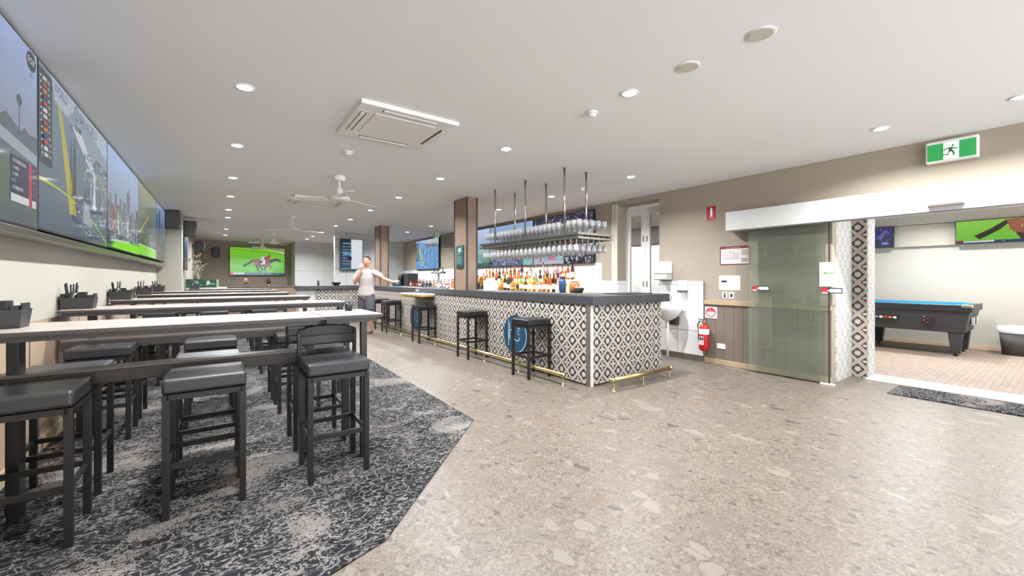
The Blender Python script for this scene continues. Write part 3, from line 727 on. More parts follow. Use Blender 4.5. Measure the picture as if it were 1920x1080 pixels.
def make_table(W1, label, sy=.31):
    """top left-front corner at local 0,0; end posts and a long narrow shelf run along local y = sy"""
    r = thing('high_table', label, 'table'); D = .55; H = 1.0
    b = MB(); b.box(0, W1, 0, D, H-.022, H, 0); b.box(0, W1, -.001, .0005, H-.022, H-.003, 1); b.box(W1-.0005, W1+.001, 0, D, H-.022, H-.003, 1)
    b.build('tabletop', ['table_top', 'table_edge'], r)
    for y in (.012, D-.032): MB().box(.02, W1-.03, y, y+.02, H-.05, H-.022).build('apron', 'table_edge', r)
    for x in (.17, W1-.03):
        MB().box(x-.022, x+.022, sy-.045, sy+.045, .008, H-.05).build('leg', 'frame_grey' if x > 1 else 'black_frame', r, .002)
        MB().box(x-.022, x+.022, .032, D-.032, H-.045, H-.022).build('cross_bearer', 'black_frame', r)
    b = MB(); b.box(.0, W1-.052, sy-.05, sy+.05, .742, .76, 0); b.box(.0, W1-.052, sy-.05, sy-.035, .675, .742, 1)
    b.build('middle_shelf', ['rail_wood', 'table_edge'], r, .003)
    return r
TY = [2.88, 4.60, 6.38, 8.16, 9.86, 11.85]
TL = [-1.02, -1.02, -1.02, -1.02, -1.02, -.60]
TR = [.545, 1.10, 1.05, 1.0, 1.02, 1.05]
TN = ['nearest', 'second', 'third', 'fourth', 'fifth', 'farthest']
for i, y in enumerate(TY):
    t = make_table(TR[i]-TL[i], '%s long oak topped high table counted from the camera' % TN[i], [.305, .135, .28, .28, .28, .28][i]); t.location = (TL[i], y, 0); t['group'] = 'long high tables across the carpet'
t = thing('high_table', 'short high table butted against the aisle end of the nearest long table', 'table', (.555, 2.89, 0)); W1 = .385; D = .55
b = MB(); b.box(0, W1, 0, D, .978, 1.0, 0); b.box(0, W1, -.001, .0005, .978, .998, 1); b.build('tabletop', ['table_top', 'table_edge'], t)
for y in (.012, D-.032): MB().box(.02, W1-.03, y, y+.02, .95, .978).build('apron', 'table_edge', t)
for y in (.04, D-.04): MB().box(.243, .283, y-.02, y+.02, .008, .978).build('leg', 'frame_grey', t, .002)
MB().box(-.008, .03, .2, .35, .955, .978).build('joining_bracket', 'frame_grey', t)
stool = make_stool(); stool_b = make_stool(back=True)
first = {'s': True, 'b': True}
CX = [-.735, -.06, .61]; CN = ['screen wall end', 'middle', 'aisle end']
for i, y in enumerate(TY):
    mid = [3.19, 4.74, 6.66, 8.44, 10.14, 12.13][i]
    for j, x in enumerate(CX):
        if i == 5 and j == 0: continue
        for sd, nm in ((-1, 'camera side'), (1, 'far side')):
            isb = (j == 2 and i == 0 and sd == -1) or (j == 2 and i == 0 and sd == 1)
            src = stool_b if isb else stool; k = 'b' if isb else 's'
            lab = '%s stool with charcoal padded seat, %s, %s of the %s high table' % ('low backed' if isb else 'backless', CN[j], nm, TN[i])
            yy = mid+sd*.285
            if i == 0: yy = 2.905 if sd < 0 else 3.465
            if j == 2 and i == 0 and sd < 0: yy = 2.875
            jx = x+random.uniform(-.01, .01) if i else x
            if first[k]: first[k] = False; src.location = (jx, yy, 0); src['label'] = lab; src['group'] = 'padded stools at the high tables'
            else: dup(src, (jx, yy, 0), 0, lab, 'padded stools at the high tables')
# condiment caddies
def caddy(x, y, i):
    t = thing('condiment_caddy', 'black caddy of sauces and cutlery on the wall end of the %s high table' % TN[i], 'caddy', (x, y, 1.0), 0, 'black caddies on the high tables'); t.scale = (1.25, 1.25, 1.25)
    R_ = [[(sx*a, sy*b_, z) for sx, sy in ((-1, -1), (1, -1), (1, 1), (-1, 1))] for a, b_, z in ((.072, .05, .0), (.08, .058, .075), (.076, .054, .075), (.068, .046, .006))]
    MB().rings(R_, 0, False, True).build('tray', 'dark_box', t)
    for q in (-.078, .072): MB().box(q, q+.006, -.04, .04, .07, .10).build('handle', 'black', t)
    r = random.Random(i)
    MB().lathe([(.024, .008), (.03, .105), (.027, .105)], (-.035, .0, 0), 12).build('cutlery_cup', 'black', t)
    for k in range(6 if i != 0 else 3):
        a = r.uniform(0, 6.28); q = .014
        MB().tube([(-.035+q*math.cos(a), q*math.sin(a), .02), (-.035+2.2*q*math.cos(a), 2.2*q*math.sin(a), .155+r.uniform(0, .02))], .005, 6).build('cutlery_handle', 'black', t)
    MB().box(.0, .035, -.03, .03, .008, .11).build('menu_block', 'black', t, .003)
    MB().box(.042, .066, -.035, .03, .008, .09).build('napkin_block', 'dark_box', t, .003)
for i, (x, y) in enumerate([(-.905, 3.16), (-.945, 4.83), (-.945, 6.60), (-.945, 8.4), (-.945, 10.1), (-.48, 12.1)]): caddy(x, y, i)
t = thing('cutlery_pot', 'small dark pot on the far edge of the short high table', 'pot', (.81, 3.30, 1.0))
MB().lathe([(.026, 0), (.03, .065), (.027, .065), (.024, .006)], n=18).build('pot_body', 'black', t)
MB().lathe([(.0265, .066), (.028, .07), (.02, .074)], n=18).build('rim', 'dark_box', t)

# ------------------------------------------------------------------ the bar
BX, BY = 3.465, 3.29
t = thing('bar_counter', 'long run of the bar clad in black and cream diamond tiles, stone top', 'bar', (0, 0, 0))
MB().box(BX, 4.0, BY, 12.35, .02, .94).build('tiled_front', 'tile', t)
MB().box(BX+.03, 3.98, BY+.03, 12.33, 0, .02).build('plinth', 'black', t)
MB().box(3.45, 4.0, 3.23, 12.35, .94, 1.045).build('stone_top', 'stone', t, .004)
te = thing('bar_counter', 'short tiled end of the bar facing the camera, before the hand basin', 'bar', (0, 0, 0))
MB().box(4.0, 4.82, BY, 3.85, .02, .94).build('tiled_front', 'tile', te); MB().box(4.0, 4.79, BY+.03, 3.82, 0, .02).build('plinth', 'black', te)
MB().box(4.0, 4.93, 3.23, 3.9, .94, 1.045).build('stone_top', 'stone', te, .004)
te = thing('bar_counter', 'far return of the bar behind the walking man, tiles ending in a grey panel', 'bar', (0, 0, 0))
MB().box(2.15, 3.9, 12.4, 12.9, .02, .94).build('tiled_front', 'tile', te); MB().box(1.75, 2.15, 12.42, 12.9, .02, .94).build('grey_panel', 'wall_grey', te)
MB().box(1.78, 3.88, 12.44, 12.88, 0, .02).build('plinth', 'black', te); MB().box(1.7, 4.0, 12.35, 12.9, .94, 1.045).build('stone_top', 'stone', te, .004)
b = MB(); b.box(BX-.012, BX+.002, BY-.004, BY+.055, .0, .94); b.build('corner_trim', 'skirt_dark', t)
b = MB(); b.box(BX-.004, BX+.04, BY-.012, BY-.002, .0, .94); b.build('corner_trim', 'cream', t)
for (y, z, k) in ((4.72, .445, 0), (8.38, .415, 1)):
    d = thing('round_plaque', ['round teal plaque with white script on the bar front, behind the nearest bar stool', 'round teal plaque on the bar front farther along, behind the third bar stool'][k], 'plaque', (BX-.012, y, z))
    b = MB(); n = 40; R_ = [[(x_, .29*math.cos(2*PI*j/n), .28*math.sin(2*PI*j/n)) for j in range(n)] for x_ in (-.018, .010)]
    b.rings(R_, 0, False).build('disc', 'teal', d)
    p = Pic((-.0182, .29, -.28), (0, -1, 0), (0, 0, 1), (-1, 0, 0), .58, .56)
    p.ring(.5, .5, .46, .46, .03, 'cfdde4', -1.2, 1.3); p.rect(.22, .2, .235, .85, 'cfdde4'); p.rect(.27, .35, .28, .8, 'cfdde4')
    p.ring(.33, .5, .1, .12, .1, 'cfdde4', .2, 4.2); p.ring(.58, .48, .13, .14, .1, 'cfdde4', 2.6, 6.0); p.ring(.66, .60, .05, .09, .14, 'cfdde4', 0, 5)
    p.fin('emblem', 'print', d)
# foot rails
def footrail(p0, p1, feet, label):
    t = thing('foot_rail', label, 'foot rail', (p0[0], p0[1], 0)); q = (p1[0]-p0[0], p1[1]-p0[1])
    MB().tube([(0, 0, .125), (q[0], q[1], .125)], .024, 14).build('rail_tube', 'brass', t)
    MB().lathe([(.028, -.028), (.032, 0), (.028, .028)], (0, 0, .125), 14).build('end_cap', 'brass', t)
    MB().lathe([(.028, -.028), (.032, 0), (.028, .028)], (q[0], q[1], .125), 14).build('end_cap', 'brass', t)
    for k in feet:
        MB().lathe([(.03, 0), (.03, .004), (.008, .008), (.007, .06), (.007, .105)], (q[0]*k, q[1]*k, 0), 12).build('foot', 'brass', t)
footrail((3.25, 3.52), (3.25, 12.2), [0, .1, .2, .3, .4, .5, .6, .7, .8, .9, 1], 'long polished brass foot rail along the front of the bar')
footrail((3.53, 3.02), (4.62, 3.02), [.02, .5, .98], 'short polished brass foot rail at the end of the bar')
# bar stools
bs = make_stool('seat_black', 'black_frame', hi=.745)
BSL = ['nearest black bar stool, before the teal plaque', 'second black bar stool from the end of the bar', 'third black bar stool, beside the farther teal plaque', 'fourth black bar stool from the end of the bar', 'farthest black bar stool, beside the walking man']
for k, (x, y) in enumerate([(3.26, 4.13), (3.265, 5.65), (3.265, 7.54), (3.265, 9.42), (3.265, 10.27)]):
    if k == 0: bs.location = (x, y, -.008); bs['label'] = BSL[0]; bs['group'] = 'black stools along the bar'
    else: dup(bs, (x, y, -.008), 0, BSL[k], 'black stools along the bar')
# pillars
def pillar(x0, x1, y0, y1, label, n):
    t = thing('pillar', label, 'pillar', (x0, y0, 1.045)); h = CZ-1.045; a, c = x1-x0, y1-y0
    MB().box(.008, a-.008, .008, c-.008, 0, h).build('cladding', 'pillar', t)
    for x, y in ((0, 0), (a, 0), (0, c), (a, c)): MB().box(x-.012+(.012 if x == 0 else -.012), x+.012+(.012 if x == 0 else -.012), y-.012+(.012 if y == 0 else -.012), y+.012+(.012 if y == 0 else -.012), 0, h).build('edge_trim', 'pillar_trim', t)
    return t
pillar(3.46, 3.68, 6.17, 6.64, 'wide brown clad pillar rising from the bar, green sign on its face', 1)
pillar(3.46, 3.70, 10.85, 11.3, 'narrow looking brown pillar rising from the far bar, behind the pointing hand', 2)
def poster(name, label, cat, o, u, n, W, H, draw, mat='print', th=.006, back='white', v=(0, 0, 1)):
    t = thing(name, label, cat, o); u, n, v = Vector(u), Vector(n), Vector(v); b = MB(); q = []
    for d_ in (-th, -.0005):
        q.append([u*x*W+v*y*H+n*(d_+th) for x, y in ((0, 0), (1, 0), (1, 1), (0, 1))])
    b.rings(q, 0, False).build('backing', back, t)
    p = Pic(n*(th), u, v, n, W, H); draw(p); p.fin('face', mat, t); return t
def d_green(p):
    p.rect(0, 0, 1, 1, '174a46'); p.ring(.5, .80, .2, .10, .25, 'eef2ee'); p.ring(.5, .8, .1, .05, .3, 'eef2ee')
    p.text('WELCOME', .12, .62, .035, 'cfe0d8', .76)
    for i in range(7): p.rect(.12, .50-.05*i, .88-.1*(i % 3), .512-.05*i, '7fa9a0')
    p.rect(0, .0, 1, .12, '0f3634')
poster('notice_sign', 'tall dark green notice with a white ring emblem on the brown pillar', 'sign', (3.457, 6.54, 1.43), (0, -1, 0), (-1, 0, 0), .26, .40, d_green, back='green_sign')

# back bar, bottles
t = thing('back_bar_bench', 'stainless steel back bar bench with backlit bottle steps under the screens', 'counter', (0, 0, 0))
MB().box(5.2, 5.86, 5.3, 15.4, 0, .90).build('cabinet', 'dark_box', t)
MB().box(5.15, 5.86, 5.25, 15.45, .90, .985).build('worktop', 'steel', t, .003)
MB().box(5.52, 5.86, 5.75, 9.3, .985, 1.10).build('bottle_step', 'glow', t)
MB().box(5.68, 5.86, 5.75, 9.3, 1.10, 1.22).build('bottle_step', 'glow', t)
def bmat(h, r=.12):
    m, nt, b = new_mat('bottle '+h); b.inputs['Base Color'].default_value = hexc(h); b.inputs['Roughness'].default_value = r
    b.inputs['Transmission Weight'].default_value = .35; b.inputs['Specular IOR Level'].default_value = .6; b.inputs['Emission Strength'].default_value = 0
    return m
BC = [('amber', 'd07a22'), ('deep orange', 'c2571a'), ('clear', 'd8d4cc'), ('green', '7fae3c'), ('golden', 'e0ac3c'), ('dark brown', '4a2b1c'), ('pink', 'd99a92'), ('pale yellow', 'e2cf7c'), ('black', '241f20')]
BM = [bmat(h) for _, h in BC]
LB = ['e8e0cc', 'd9c9a0', '2c2c30', 'b34a2c', 'f0eee8', '3a5a80']
LM = [plain('bottle label '+h, h, .6) for h in LB]
protos = {}
def bottle(ci, shape, big):
    k = (ci, shape, big)
    if k in protos: return protos[k], False
    r = thing('spirit_bottle', '', 'bottle'); w_ = (.04 if shape == 0 else .052 if shape == 1 else .034)*big; h = (.30, .24, .33)[shape]*big
    prof = {0: [(.9, 0), (1, .02), (1, .55), (.85, .62), (.4, .70), (.33, .92), (.38, .93), (.38, .95)],
            1: [(.9, 0), (1, .03), (1.05, .35), (1, .58), (.5, .66), (.28, .72), (.28, .9), (.33, .93)],
            2: [(.9, 0), (1, .02), (1, .58), (.9, .68), (.45, .78), (.38, .94), (.42, .95)]}[shape]
    MB().lathe([(a*w_, z*h) for a, z in prof], n=14).build('glass_body', BM[ci], r)
    MB().lathe([(.42*w_, h*.94), (.42*w_, h*1.02), (.15*w_, h*1.03), (.12*w_, h*1.12)], n=10).build('pourer', 'black', r)
    MB().lathe([(w_*1.02+.0008, h*.14), (w_*1.02+.0008, h*.45)], n=14, cap=False).build('bottle_label', LM[(ci*2+shape) % 6], r)
    protos[k] = r; return r, True
ORDN = ['first', 'second', 'third', 'fourth', 'fifth', 'sixth', 'seventh', 'eighth', 'ninth', 'tenth', 'eleventh', 'twelfth', 'thirteenth', 'fourteenth', 'fifteenth', 'sixteenth', 'seventeenth', 'eighteenth', 'nineteenth', 'twentieth', 'twenty-first', 'twenty-second', 'twenty-third', 'twenty-fourth', 'twenty-fifth', 'twenty-sixth', 'twenty-seventh', 'twenty-eighth', 'twenty-ninth', 'thirtieth']
def place_bottle(ci, sh, big, loc, lab, grp):
    p, new = bottle(ci, sh, big)
    if new: p.location = loc; p['label'] = lab; p['group'] = grp
    else: dup(p, loc, 0, lab, grp)
rb = random.Random(11)
for row, (x, z, y0, n, st, nm) in enumerate([(5.43, .985, 6.15, 20, .155, 'front row'), (5.60, 1.10, 6.0, 21, .155, 'middle step'), (5.77, 1.22, 5.95, 21, .155, 'top step')]):
    for i in range(n):
        ci = rb.choice([0, 0, 1, 4, 4, 7, 2, 5, 3, 6, 8] if row < 2 else [0, 1, 2, 2, 3, 5, 8, 6, 4]); sh = rb.choice([0, 0, 1, 2] if row < 2 else [0, 2, 2])
        place_bottle(ci, sh, rb.choice([.95, 1.08]), (x+rb.uniform(-.015, .015), y0+i*st+rb.uniform(-.02, .02), z), '%s spirit bottle, %s from the right in the %s of the back bar' % (BC[ci][0], ORDN[i], nm), 'spirit bottles on the back bar')
for i in range(24):
    ci = rb.choice([0, 5, 8, 6, 1, 2, 5, 4]); 
    place_bottle(ci, rb.choice([0, 1]), .75, (5.35+.2*(i % 2)+rb.uniform(-.02, .02), 10.6+i*.13, .985), '%s small bottle, %s from the right in the cluster beyond the pillar' % (BC[ci][0], ORDN[i]), 'bottles beyond the wide pillar')
# items on the serving side
def jar(x, y, z, r_, h, body, lid, label, name='snack_jar'):
    t = thing(name, label, 'jar', (x, y, z))
    MB().lathe([(r_*.8, 0), (r_, .02), (r_*1.02, h*.75), (r_*.75, h)], n=20).build('jar_body', body, t)
    MB().lathe([(r_*.8, h), (r_*.8, h+.03), (r_*.3, h+.045)], n=20).build('jar_lid', lid, t)
jar(5.5, 5.63, .985, .10, .20, plain('orange snack packets', 'c5763a', .5, var=.5, scale=30), 'white', 'jar of orange snack packets at the right end of the back bar')
jar(5.42, 5.88, .985, .07, .26, plain('blue spotted jar', '2c4a7c', .4, var=.5, scale=30), 'dark_box', 'tall dark blue spotted jar beside the orange snack jar')
t = thing('fruit_basket', 'low dark basket of pinkish wrapped goods at the end of the back bar', 'basket', (5.4, 5.42, .985))
MB().lathe([(.07, 0), (.10, .06), (.105, .09), (.095, .09), (.065, .012)], n=20).build('basket_body', 'dark_box', t)
for k in range(6): MB().lathe([(.004, -.02), (.025, 0), (.02, .015), (.004, .025)], (.05*math.cos(k), .05*math.sin(k), .09), 10).build('wrapped_item', 'shirt', t)
t = thing('drum_cocktail_shaker', 'round copper drum drink dispenser among the bottles on the back bar', 'dispenser', (5.29, 8.55, .985))
b = MB(); n = 24; R_ = [[(x_, .12*r_*math.cos(2*PI*j/n), .2+.12*r_*math.sin(2*PI*j/n)) for j in range(n)] for x_, r_ in ((-.09, .9), (-.05, 1), (.05, 1), (.09, .9))]
b.rings(R_, 0, True).build('drum', plain('copper', 'a5702c', .3, .6), t)
MB().box(-.05, .05, -.07, .07, 0, .09).build('stand', 'black', t, .004)
t = thing('payment_terminal', 'dark angled payment terminal on the steel bench', 'terminal', (5.27, 8.95, .985))
MB().rings([[(-.05, -.1, 0), (.08, -.1, 0), (.08, .1, 0), (-.05, .1, 0)], [(.03, -.1, .17), (.08, -.1, .19), (.08, .1, .19), (.03, .1, .17)]], 0, False).build('body', 'dark_box', t, .004)
MB().bar((-.035, 0, .05), (.015, 0, .15), .14, .004).build('display', 'black', t)
# counter top objects
t = thing('napkin_box', 'pale square napkin box on the bar just right of the wide pillar', 'box', (3.66, 5.72, 1.045))
MB().box(-.09, .09, -.085, .085, 0, .17).build('box_body', 'white', t, .006); MB().box(-.06, .06, -.05, .05, .17, .215).build('napkins', 'white_gloss', t, .004)
def d_card(p):
    p.rect(0, 0, 1, 1, 'e4ddd6'); p.rect(.14, .1, .86, .9, 'a9622f'); p.speck(.16, .12, .84, .85, 50, ['c98548', '8f4f22', 'd9a060'], .1, .05, 41); p.text('MENU', .22, .7, .08, 'f2e2c8', .55)
t = poster('menu_frame', 'white framed orange menu card leaning on the bar before the pillar', 'picture frame', (3.52, 6.92, 1.047), (.45, -.89, 0), (-.86, -.44, .25), .16, .215, d_card, th=.012, v=(.12, .06, .99))
t = thing('plastic_cup', 'clear plastic cup on the gold ledge of the bar', 'cup', (3.26, 7.85, .945)); MB().lathe([(.028, 0), (.036, .09), (.034, .09), (.026, .004)], n=18, cap=True).build('cup_body', 'wineglass', t)
t = thing('bar_ledge', 'small shelf with gold underside jutting from the bar front near the second plaque', 'shelf', (3.15, 7.45, .90))
MB().box(0, .312, 0, 1.05, .02, .045).build('shelf_top', 'white_gloss', t, .003); MB().box(.01, .312, .01, 1.04, -.01, .02).build('shelf_body', 'gold_card', t); MB().box(.03, .312, .03, 1.02, -.03, -.01).build('bracket', 'pillar_trim', t)
t = thing('flower_cup', 'small cup of pink flowers on the bar left of the orange menu card', 'flowers', (3.62, 7.25, 1.045))
MB().lathe([(.02, 0), (.028, .07), (.024, .07)], n=14).build('cup', 'white', t)
pk = plain('pink petals', 'd58a88', .8)
for k in range(6): MB().lathe([(.004, -.02), (.03, 0), (.026, .018), (.004, .028)], (.035*math.cos(k*1.05), .035*math.sin(k*1.05), .095), 10).build('blossom', pk, t)
t = thing('coffee_machine', 'black upright drinks machine on the back bench beyond the pillar', 'machine', (5.3, 13.55, .985))
MB().box(-.02, .35, -.02, .55, 0, .44).build('housing', 'dark_box', t, .01); MB().lathe([(.08, 0), (.08, .36), (.05, .40)], (-.1, .48, 0), 18).build('cylinder', 'black', t); MB().box(-.185, -.178, .44, .52, .05, .17).build('data_plate', 'wall_grey', t)
t = thing('beer_tap', 'slim steel beer tap column on the far part of the bar, left of the pillar', 'beer tap', (3.8, 8.0, 1.045))
MB().lathe([(.04, 0), (.04, .01), (.022, .02), (.022, .33)], n=16).build('column', 'steel', t)
MB().tube([(-.16, 0, .33), (.16, 0, .33)], .024, 12).build('manifold', 'steel', t)
for k in (-1, 0, 1): MB().tube([(k*.1, 0, .34), (k*.1, -.01, .45)], [.008, .014], 8).build('tap_handle', 'black', t); MB().tube([(k*.1, 0, .33), (k*.1-.01, -.05, .30), (k*.1-.01, -.055, .25)], .007, 8).build('spout', 'chrome', t)
t = thing('bowl', 'black bowl on the far return of the bar, left of the walking man', 'bowl', (2.75, 12.6, 1.045)); MB().lathe([(.07, 0), (.11, .05), (.13, .09), (.12, .09), (.06, .01)], n=22).build('bowl_body', 'black', t); MB().lathe([(.131, .083), (.134, .088), (.131, .093)], n=22, cap=False).build('rim', 'dark_box', t)
t = thing('pepper_mill', 'small dark pepper mill on the far return of the bar', 'pepper mill', (2.27, 12.6, 1.045)); MB().lathe([(.035, 0), (.028, .04), (.032, .08), (.022, .10)], n=16).build('mill_body', 'black', t); MB().lathe([(.025, .10), (.03, .12), (.012, .15)], n=16).build('mill_head', 'hair', t)
t = thing('drip_tray', 'long steel drip tray on the bar under the tap', 'tray', (3.8, 8.05, 1.045)) ; MB().box(-.12, .14, .08, .6, 0, .015).build('tray_body', 'steel', t, .003)
t = thing('water_dispenser', 'blue topped carton on the far bar beside the walking man', 'carton', (3.75, 10.4, 1.045)); MB().box(-.08, .08, -.09, .09, 0, .13).build('carton_body', 'teal', t, .004); MB().box(-.06, .06, -.06, .06, .13, .15).build('carton_lid', 'white', t, .004)
t = thing('steel_sink_bench', 'low stainless work bench along the inner side of the bar', 'bench', (4.0, 4.2, 0)); MB().box(0.02, .5, 0, 8, .70, .86).build('bench_top', 'steel', t, .004); MB().box(.04, .46, .05, 7.95, 0, .70).build('bench_cabinet', 'dark_box', t)
tag(MB().box(4.15, 4.72, 3.35, 3.7, 1.046, 1.056).build('bar_runner', 'black', None, .003), 'black rubber mat lying on the end of the bar', 'bar mat')

# glass rack
RX0, RX1, RY0, RY1, RZ = 3.48, 4.08, 3.5, 5.75, 1.79
t = thing('glass_rack', 'stainless steel overhead glass rack hung on six poles above the bar end', 'glass rack', (RX0, RY0, RZ))
W1, L1 = RX1-RX0, RY1-RY0
b = MB(); b.box(0, W1, 0, L1, -.006, 0); b.build('shelf', 'steel', t)
b = MB(); b.box(-.012, 0, -.012, L1+.012, -.012, .018); b.box(W1, W1+.012, -.012, L1+.012, -.012, .018); b.box(0, W1, -.012, 0, -.012, .018); b.box(0, W1, L1, L1+.012, -.012, .018); b.build('shelf_rim', 'steel', t)
b = MB(); b.box(-.012, 0, -.012, L1+.012, -.06, -.035); b.box(W1, W1+.012, -.012, L1+.012, -.06, -.035); b.box(0, W1, -.012, 0, -.06, -.035); b.box(0, W1, L1, L1+.012, -.06, -.035); b.build('lower_rim', 'steel', t)
for k in range(6):
    x = .05+k*.1; MB().box(x-.022, x-.016, 0, L1, -.05, -.006).box(x+.016, x+.022, 0, L1, -.05, -.006).build('hanging_track', 'steel', t)
for x in (.085, .475):
    for y in (.33, 1.15, 1.94): MB().tube([(x, y, 0), (x, y, CZ-RZ)], .013, 12).build('pole', 'steel', t); MB().lathe([(.028, CZ-RZ-.012), (.028, CZ-RZ)], (x, y, 0), 14).build('flange', 'steel', t)
def wineglass_obj(flip):
    pf = [(.032, 0), (.032, .003), (.006, .008), (.004, .075), (.02, .09), (.034, .12), (.036, .15), (.028, .185), (.026, .185), (.033, .15), (.031, .12), (.015, .092)]
    if flip: pf = [(r_, -z) for r_, z in pf]
    return MB().lathe(pf, n=12, cap=False).build('wine_glass', 'wineglass')
g1 = None; rg = random.Random(5)
for i in range(24):
    for j in range(5):
        x = RX0+.08+j*.11; y = RY0+.06+i*.092
        if any(abs(x-RX0-px) < .05 and abs(y-RY0-py) < .05 for px in (.085, .475) for py in (.33, 1.15, 1.94)): continue
        if g1 is None: o = g1 = wineglass_obj(False)
        else: o = g1.copy(); COL.objects.link(o)
        o.location = (x, y, RZ+.0005); tag(o, 'clear stemmed glass standing on top of the steel glass rack', 'wine glass', 'glasses standing on the rack')
g2 = None
for i in range(22):
    for j in range(6):
        x = RX0+.05+j*.1; y = RY0+.08+i*.1
        if g2 is None: o = g2 = wineglass_obj(True)
        else: o = g2.copy(); COL.objects.link(o)
        o.location = (x, y, RZ-.03); tag(o, 'clear stemmed glass hanging upside down under the steel glass rack', 'wine glass', 'glasses hanging under the rack')

# ------------------------------------------------------------------ right wall items
t = thing('wall_basin', 'white ceramic hand basin on the tiled wall beside the bar end', 'sink', (XR-.02, 3.80, .80))
b = MB(); R_ = []; n = 28
def ell(rx, ry, z, cx):
    return [(max(-2*rx, cx-rx*math.cos(2*PI*j/n)) if False else cx-rx*math.cos(2*PI*j/n), ry*math.sin(2*PI*j/n), z) for j in range(n)]
MB().rings([ell(.06, .06, -.21, -.14), ell(.11, .14, -.16, -.15), ell(.18, .24, -.06, -.19), ell(.19, .255, 0, -.195), ell(.19, .255, .02, -.195), ell(.165, .225, .02, -.195), ell(.15, .2, -.05, -.19), ell(.05, .05, -.12, -.17)], 0, True).build('basin_bowl', 'white_gloss', t)
MB().box(-.06, 0, -.22, .22, -.06, .05).build('splash_lip', 'white_gloss', t, .01)
MB().tube([(-.06, 0, .05), (-.06, 0, .11), (-.12, 0, .13), (-.15, 0, .10)], .012, 10).build('tap', 'chrome', t); MB().tube([(-.05, .0, .12), (-.03, .0, .17)], .009, 8).build('lever', 'chrome', t)
MB().tube([(-.14, 0, -.2), (-.14, 0, -.78)], .018, 12).build('waste_pipe', 'white', t)
MB().tube([(-.10, .03, -.20), (-.1, .05, -.32), (-.06, .05, -.36), (0, .05, -.36)], .018, 10).build('trap', 'white', t)
MB().box(-.1, -.005, -.12, .0, -.28, -.15).build('heater_bracket', 'pillar_trim', t, .01)
t = thing('paper_towel_dispenser', 'large white paper towel dispenser above the basin', 'dispenser', (XR-.0, 3.93, 1.22))
MB().box(-.20, 0, -.12, .12, .10, .30).build('cover', 'white_gloss', t, .03, seg=4); MB().box(-.19, -.0, -.115, .115, .005, .10).build('window_section', 'wall_grey', t, .02, seg=3)
t = thing('soap_dispenser', 'white soap dispenser on the tiles right of the towel dispenser', 'dispenser', (XR-.02, 3.60, 1.0)); MB().box(-.11, 0, -.055, .055, .06, .22).build('cover', 'white', t, .015, seg=3); MB().box(-.10, -.0, -.05, .05, .035, .06).build('level_window', 'skirt_dark', t); MB().box(-.09, -.03, -.03, .03, .0, .035).build('pump_nozzle', 'white', t, .006)
# fire extinguisher
t = thing('fire_extinguisher', 'red fire extinguisher with white label hung low on the wall', 'fire extinguisher', (5.80, 3.24, .19))
MB().lathe([(.05, 0), (.068, .02), (.07, .04), (.07, .30), (.06, .35), (.025, .385), (.02, .40)], n=26).build('cylinder', 'red', t)
MB().lathe([(.071, .24), (.071, .32)], n=26, cap=False).build('white_band', 'white', t); 
p = Pic((-.0712, .035, .09), (0, -1, 0), (0, 0, 1), (-1, 0, 0), .07, .12); p.rect(0, 0, 1, 1, 'e9e4de'); p.rect(.08, .5, .45, .92, '2b2b2b'); p.rect(.55, .5, .92, .92, '2b2b2b'); p.text('ABE', .1, .18, .2, 'b3141b', .8); p.fin('class_label', 'print', t)
MB().lathe([(.022, .40), (.022, .43), (.012, .44)], n=14).build('valve', 'brass', t); MB().bar((-.01, .0, .445), (-.09, .03, .47), .02, .012).build('lever', 'black', t)
MB().tube([(0, .02, .42), (0, .07, .43), (0, .095, .36), (0, .085, .2), (0, .078, .12)], .009, 8).build('hose', 'black', t); MB().box(.06, .1, -.03, .03, .2, .26).build('wall_hook', 'steel', t)
def wp(name, label, cat, y1, z0, W, H, draw, mat='print', th=.006, back='white', X=XR): return poster(name, label, cat, (X-th-.0, y1, z0), (0, -1, 0), (-1, 0, 0), W, H, draw, mat, 0.001 if False else th, back) 
def wallposter(name, label, cat, y1, z0, W, H, draw, mat='print', th=.006, back='white', X=XR):
    t = thing(name, label, cat, (X, y1, z0)); MB().box(-th, 0, -W, 0, 0, H).build('backing', back, t)
    p = Pic((-th-.0002, 0, 0), (0, -1, 0), (0, 0, 1), (-1, 0, 0), W, H); draw(p); p.fin('face', mat, t); return t
def d_ext(p):
    p.rect(0, 0, 1, 1, 'a51f33'); p.rect(.38, .3, .62, .85, 'f2eeee'); p.poly([(.42, .85), (.58, .85), (.54, .92), (.46, .92)], 'f2eeee'); p.rect(.32, .22, .68, .25, 'f2eeee'); p.rect(0, .08, 1, .1, 'e9d9da')
wallposter('extinguisher_sign', 'red sign with a white extinguisher symbol high on the taupe wall', 'sign', 3.25, 2.10, .14, .215, d_ext)
def d_plan(p):
    p.rect(0, 0, 1, 1, '6d1c2c'); p.rect(.03, .04, .97, .86, 'e6dcdc'); p.text('EVACUATION DIAGRAM', .2, .895, .05, 'e8c9cd', .6)
    for x0, y0, x1, y1 in ((.08, .4, .18, .7), (.2, .3, .35, .74), (.37, .34, .5, .76), (.5, .3, .62, .62), (.1, .28, .6, .36)): p.rect(x0, y0, x1, y1, 'a8a0a0'); p.rect(x0+.012, y0+.02, x1-.012, y1-.02, 'd2caca')
    for i in range(8): p.rect(.72, .34-.03*i, .93, .35-.03*i, '8a7f80')
    p.rect(.74, .5, .93, .8, 'bfae a8'.replace(' ', '')); p.text('EMERGENCY PROCEDURES', .15, .1, .03, '8a2a3a', .5)
wallposter('evacuation_plan', 'maroon framed evacuation plan on the wall left of the glass door', 'notice', 3.05, 1.445, .41, .26, d_plan)
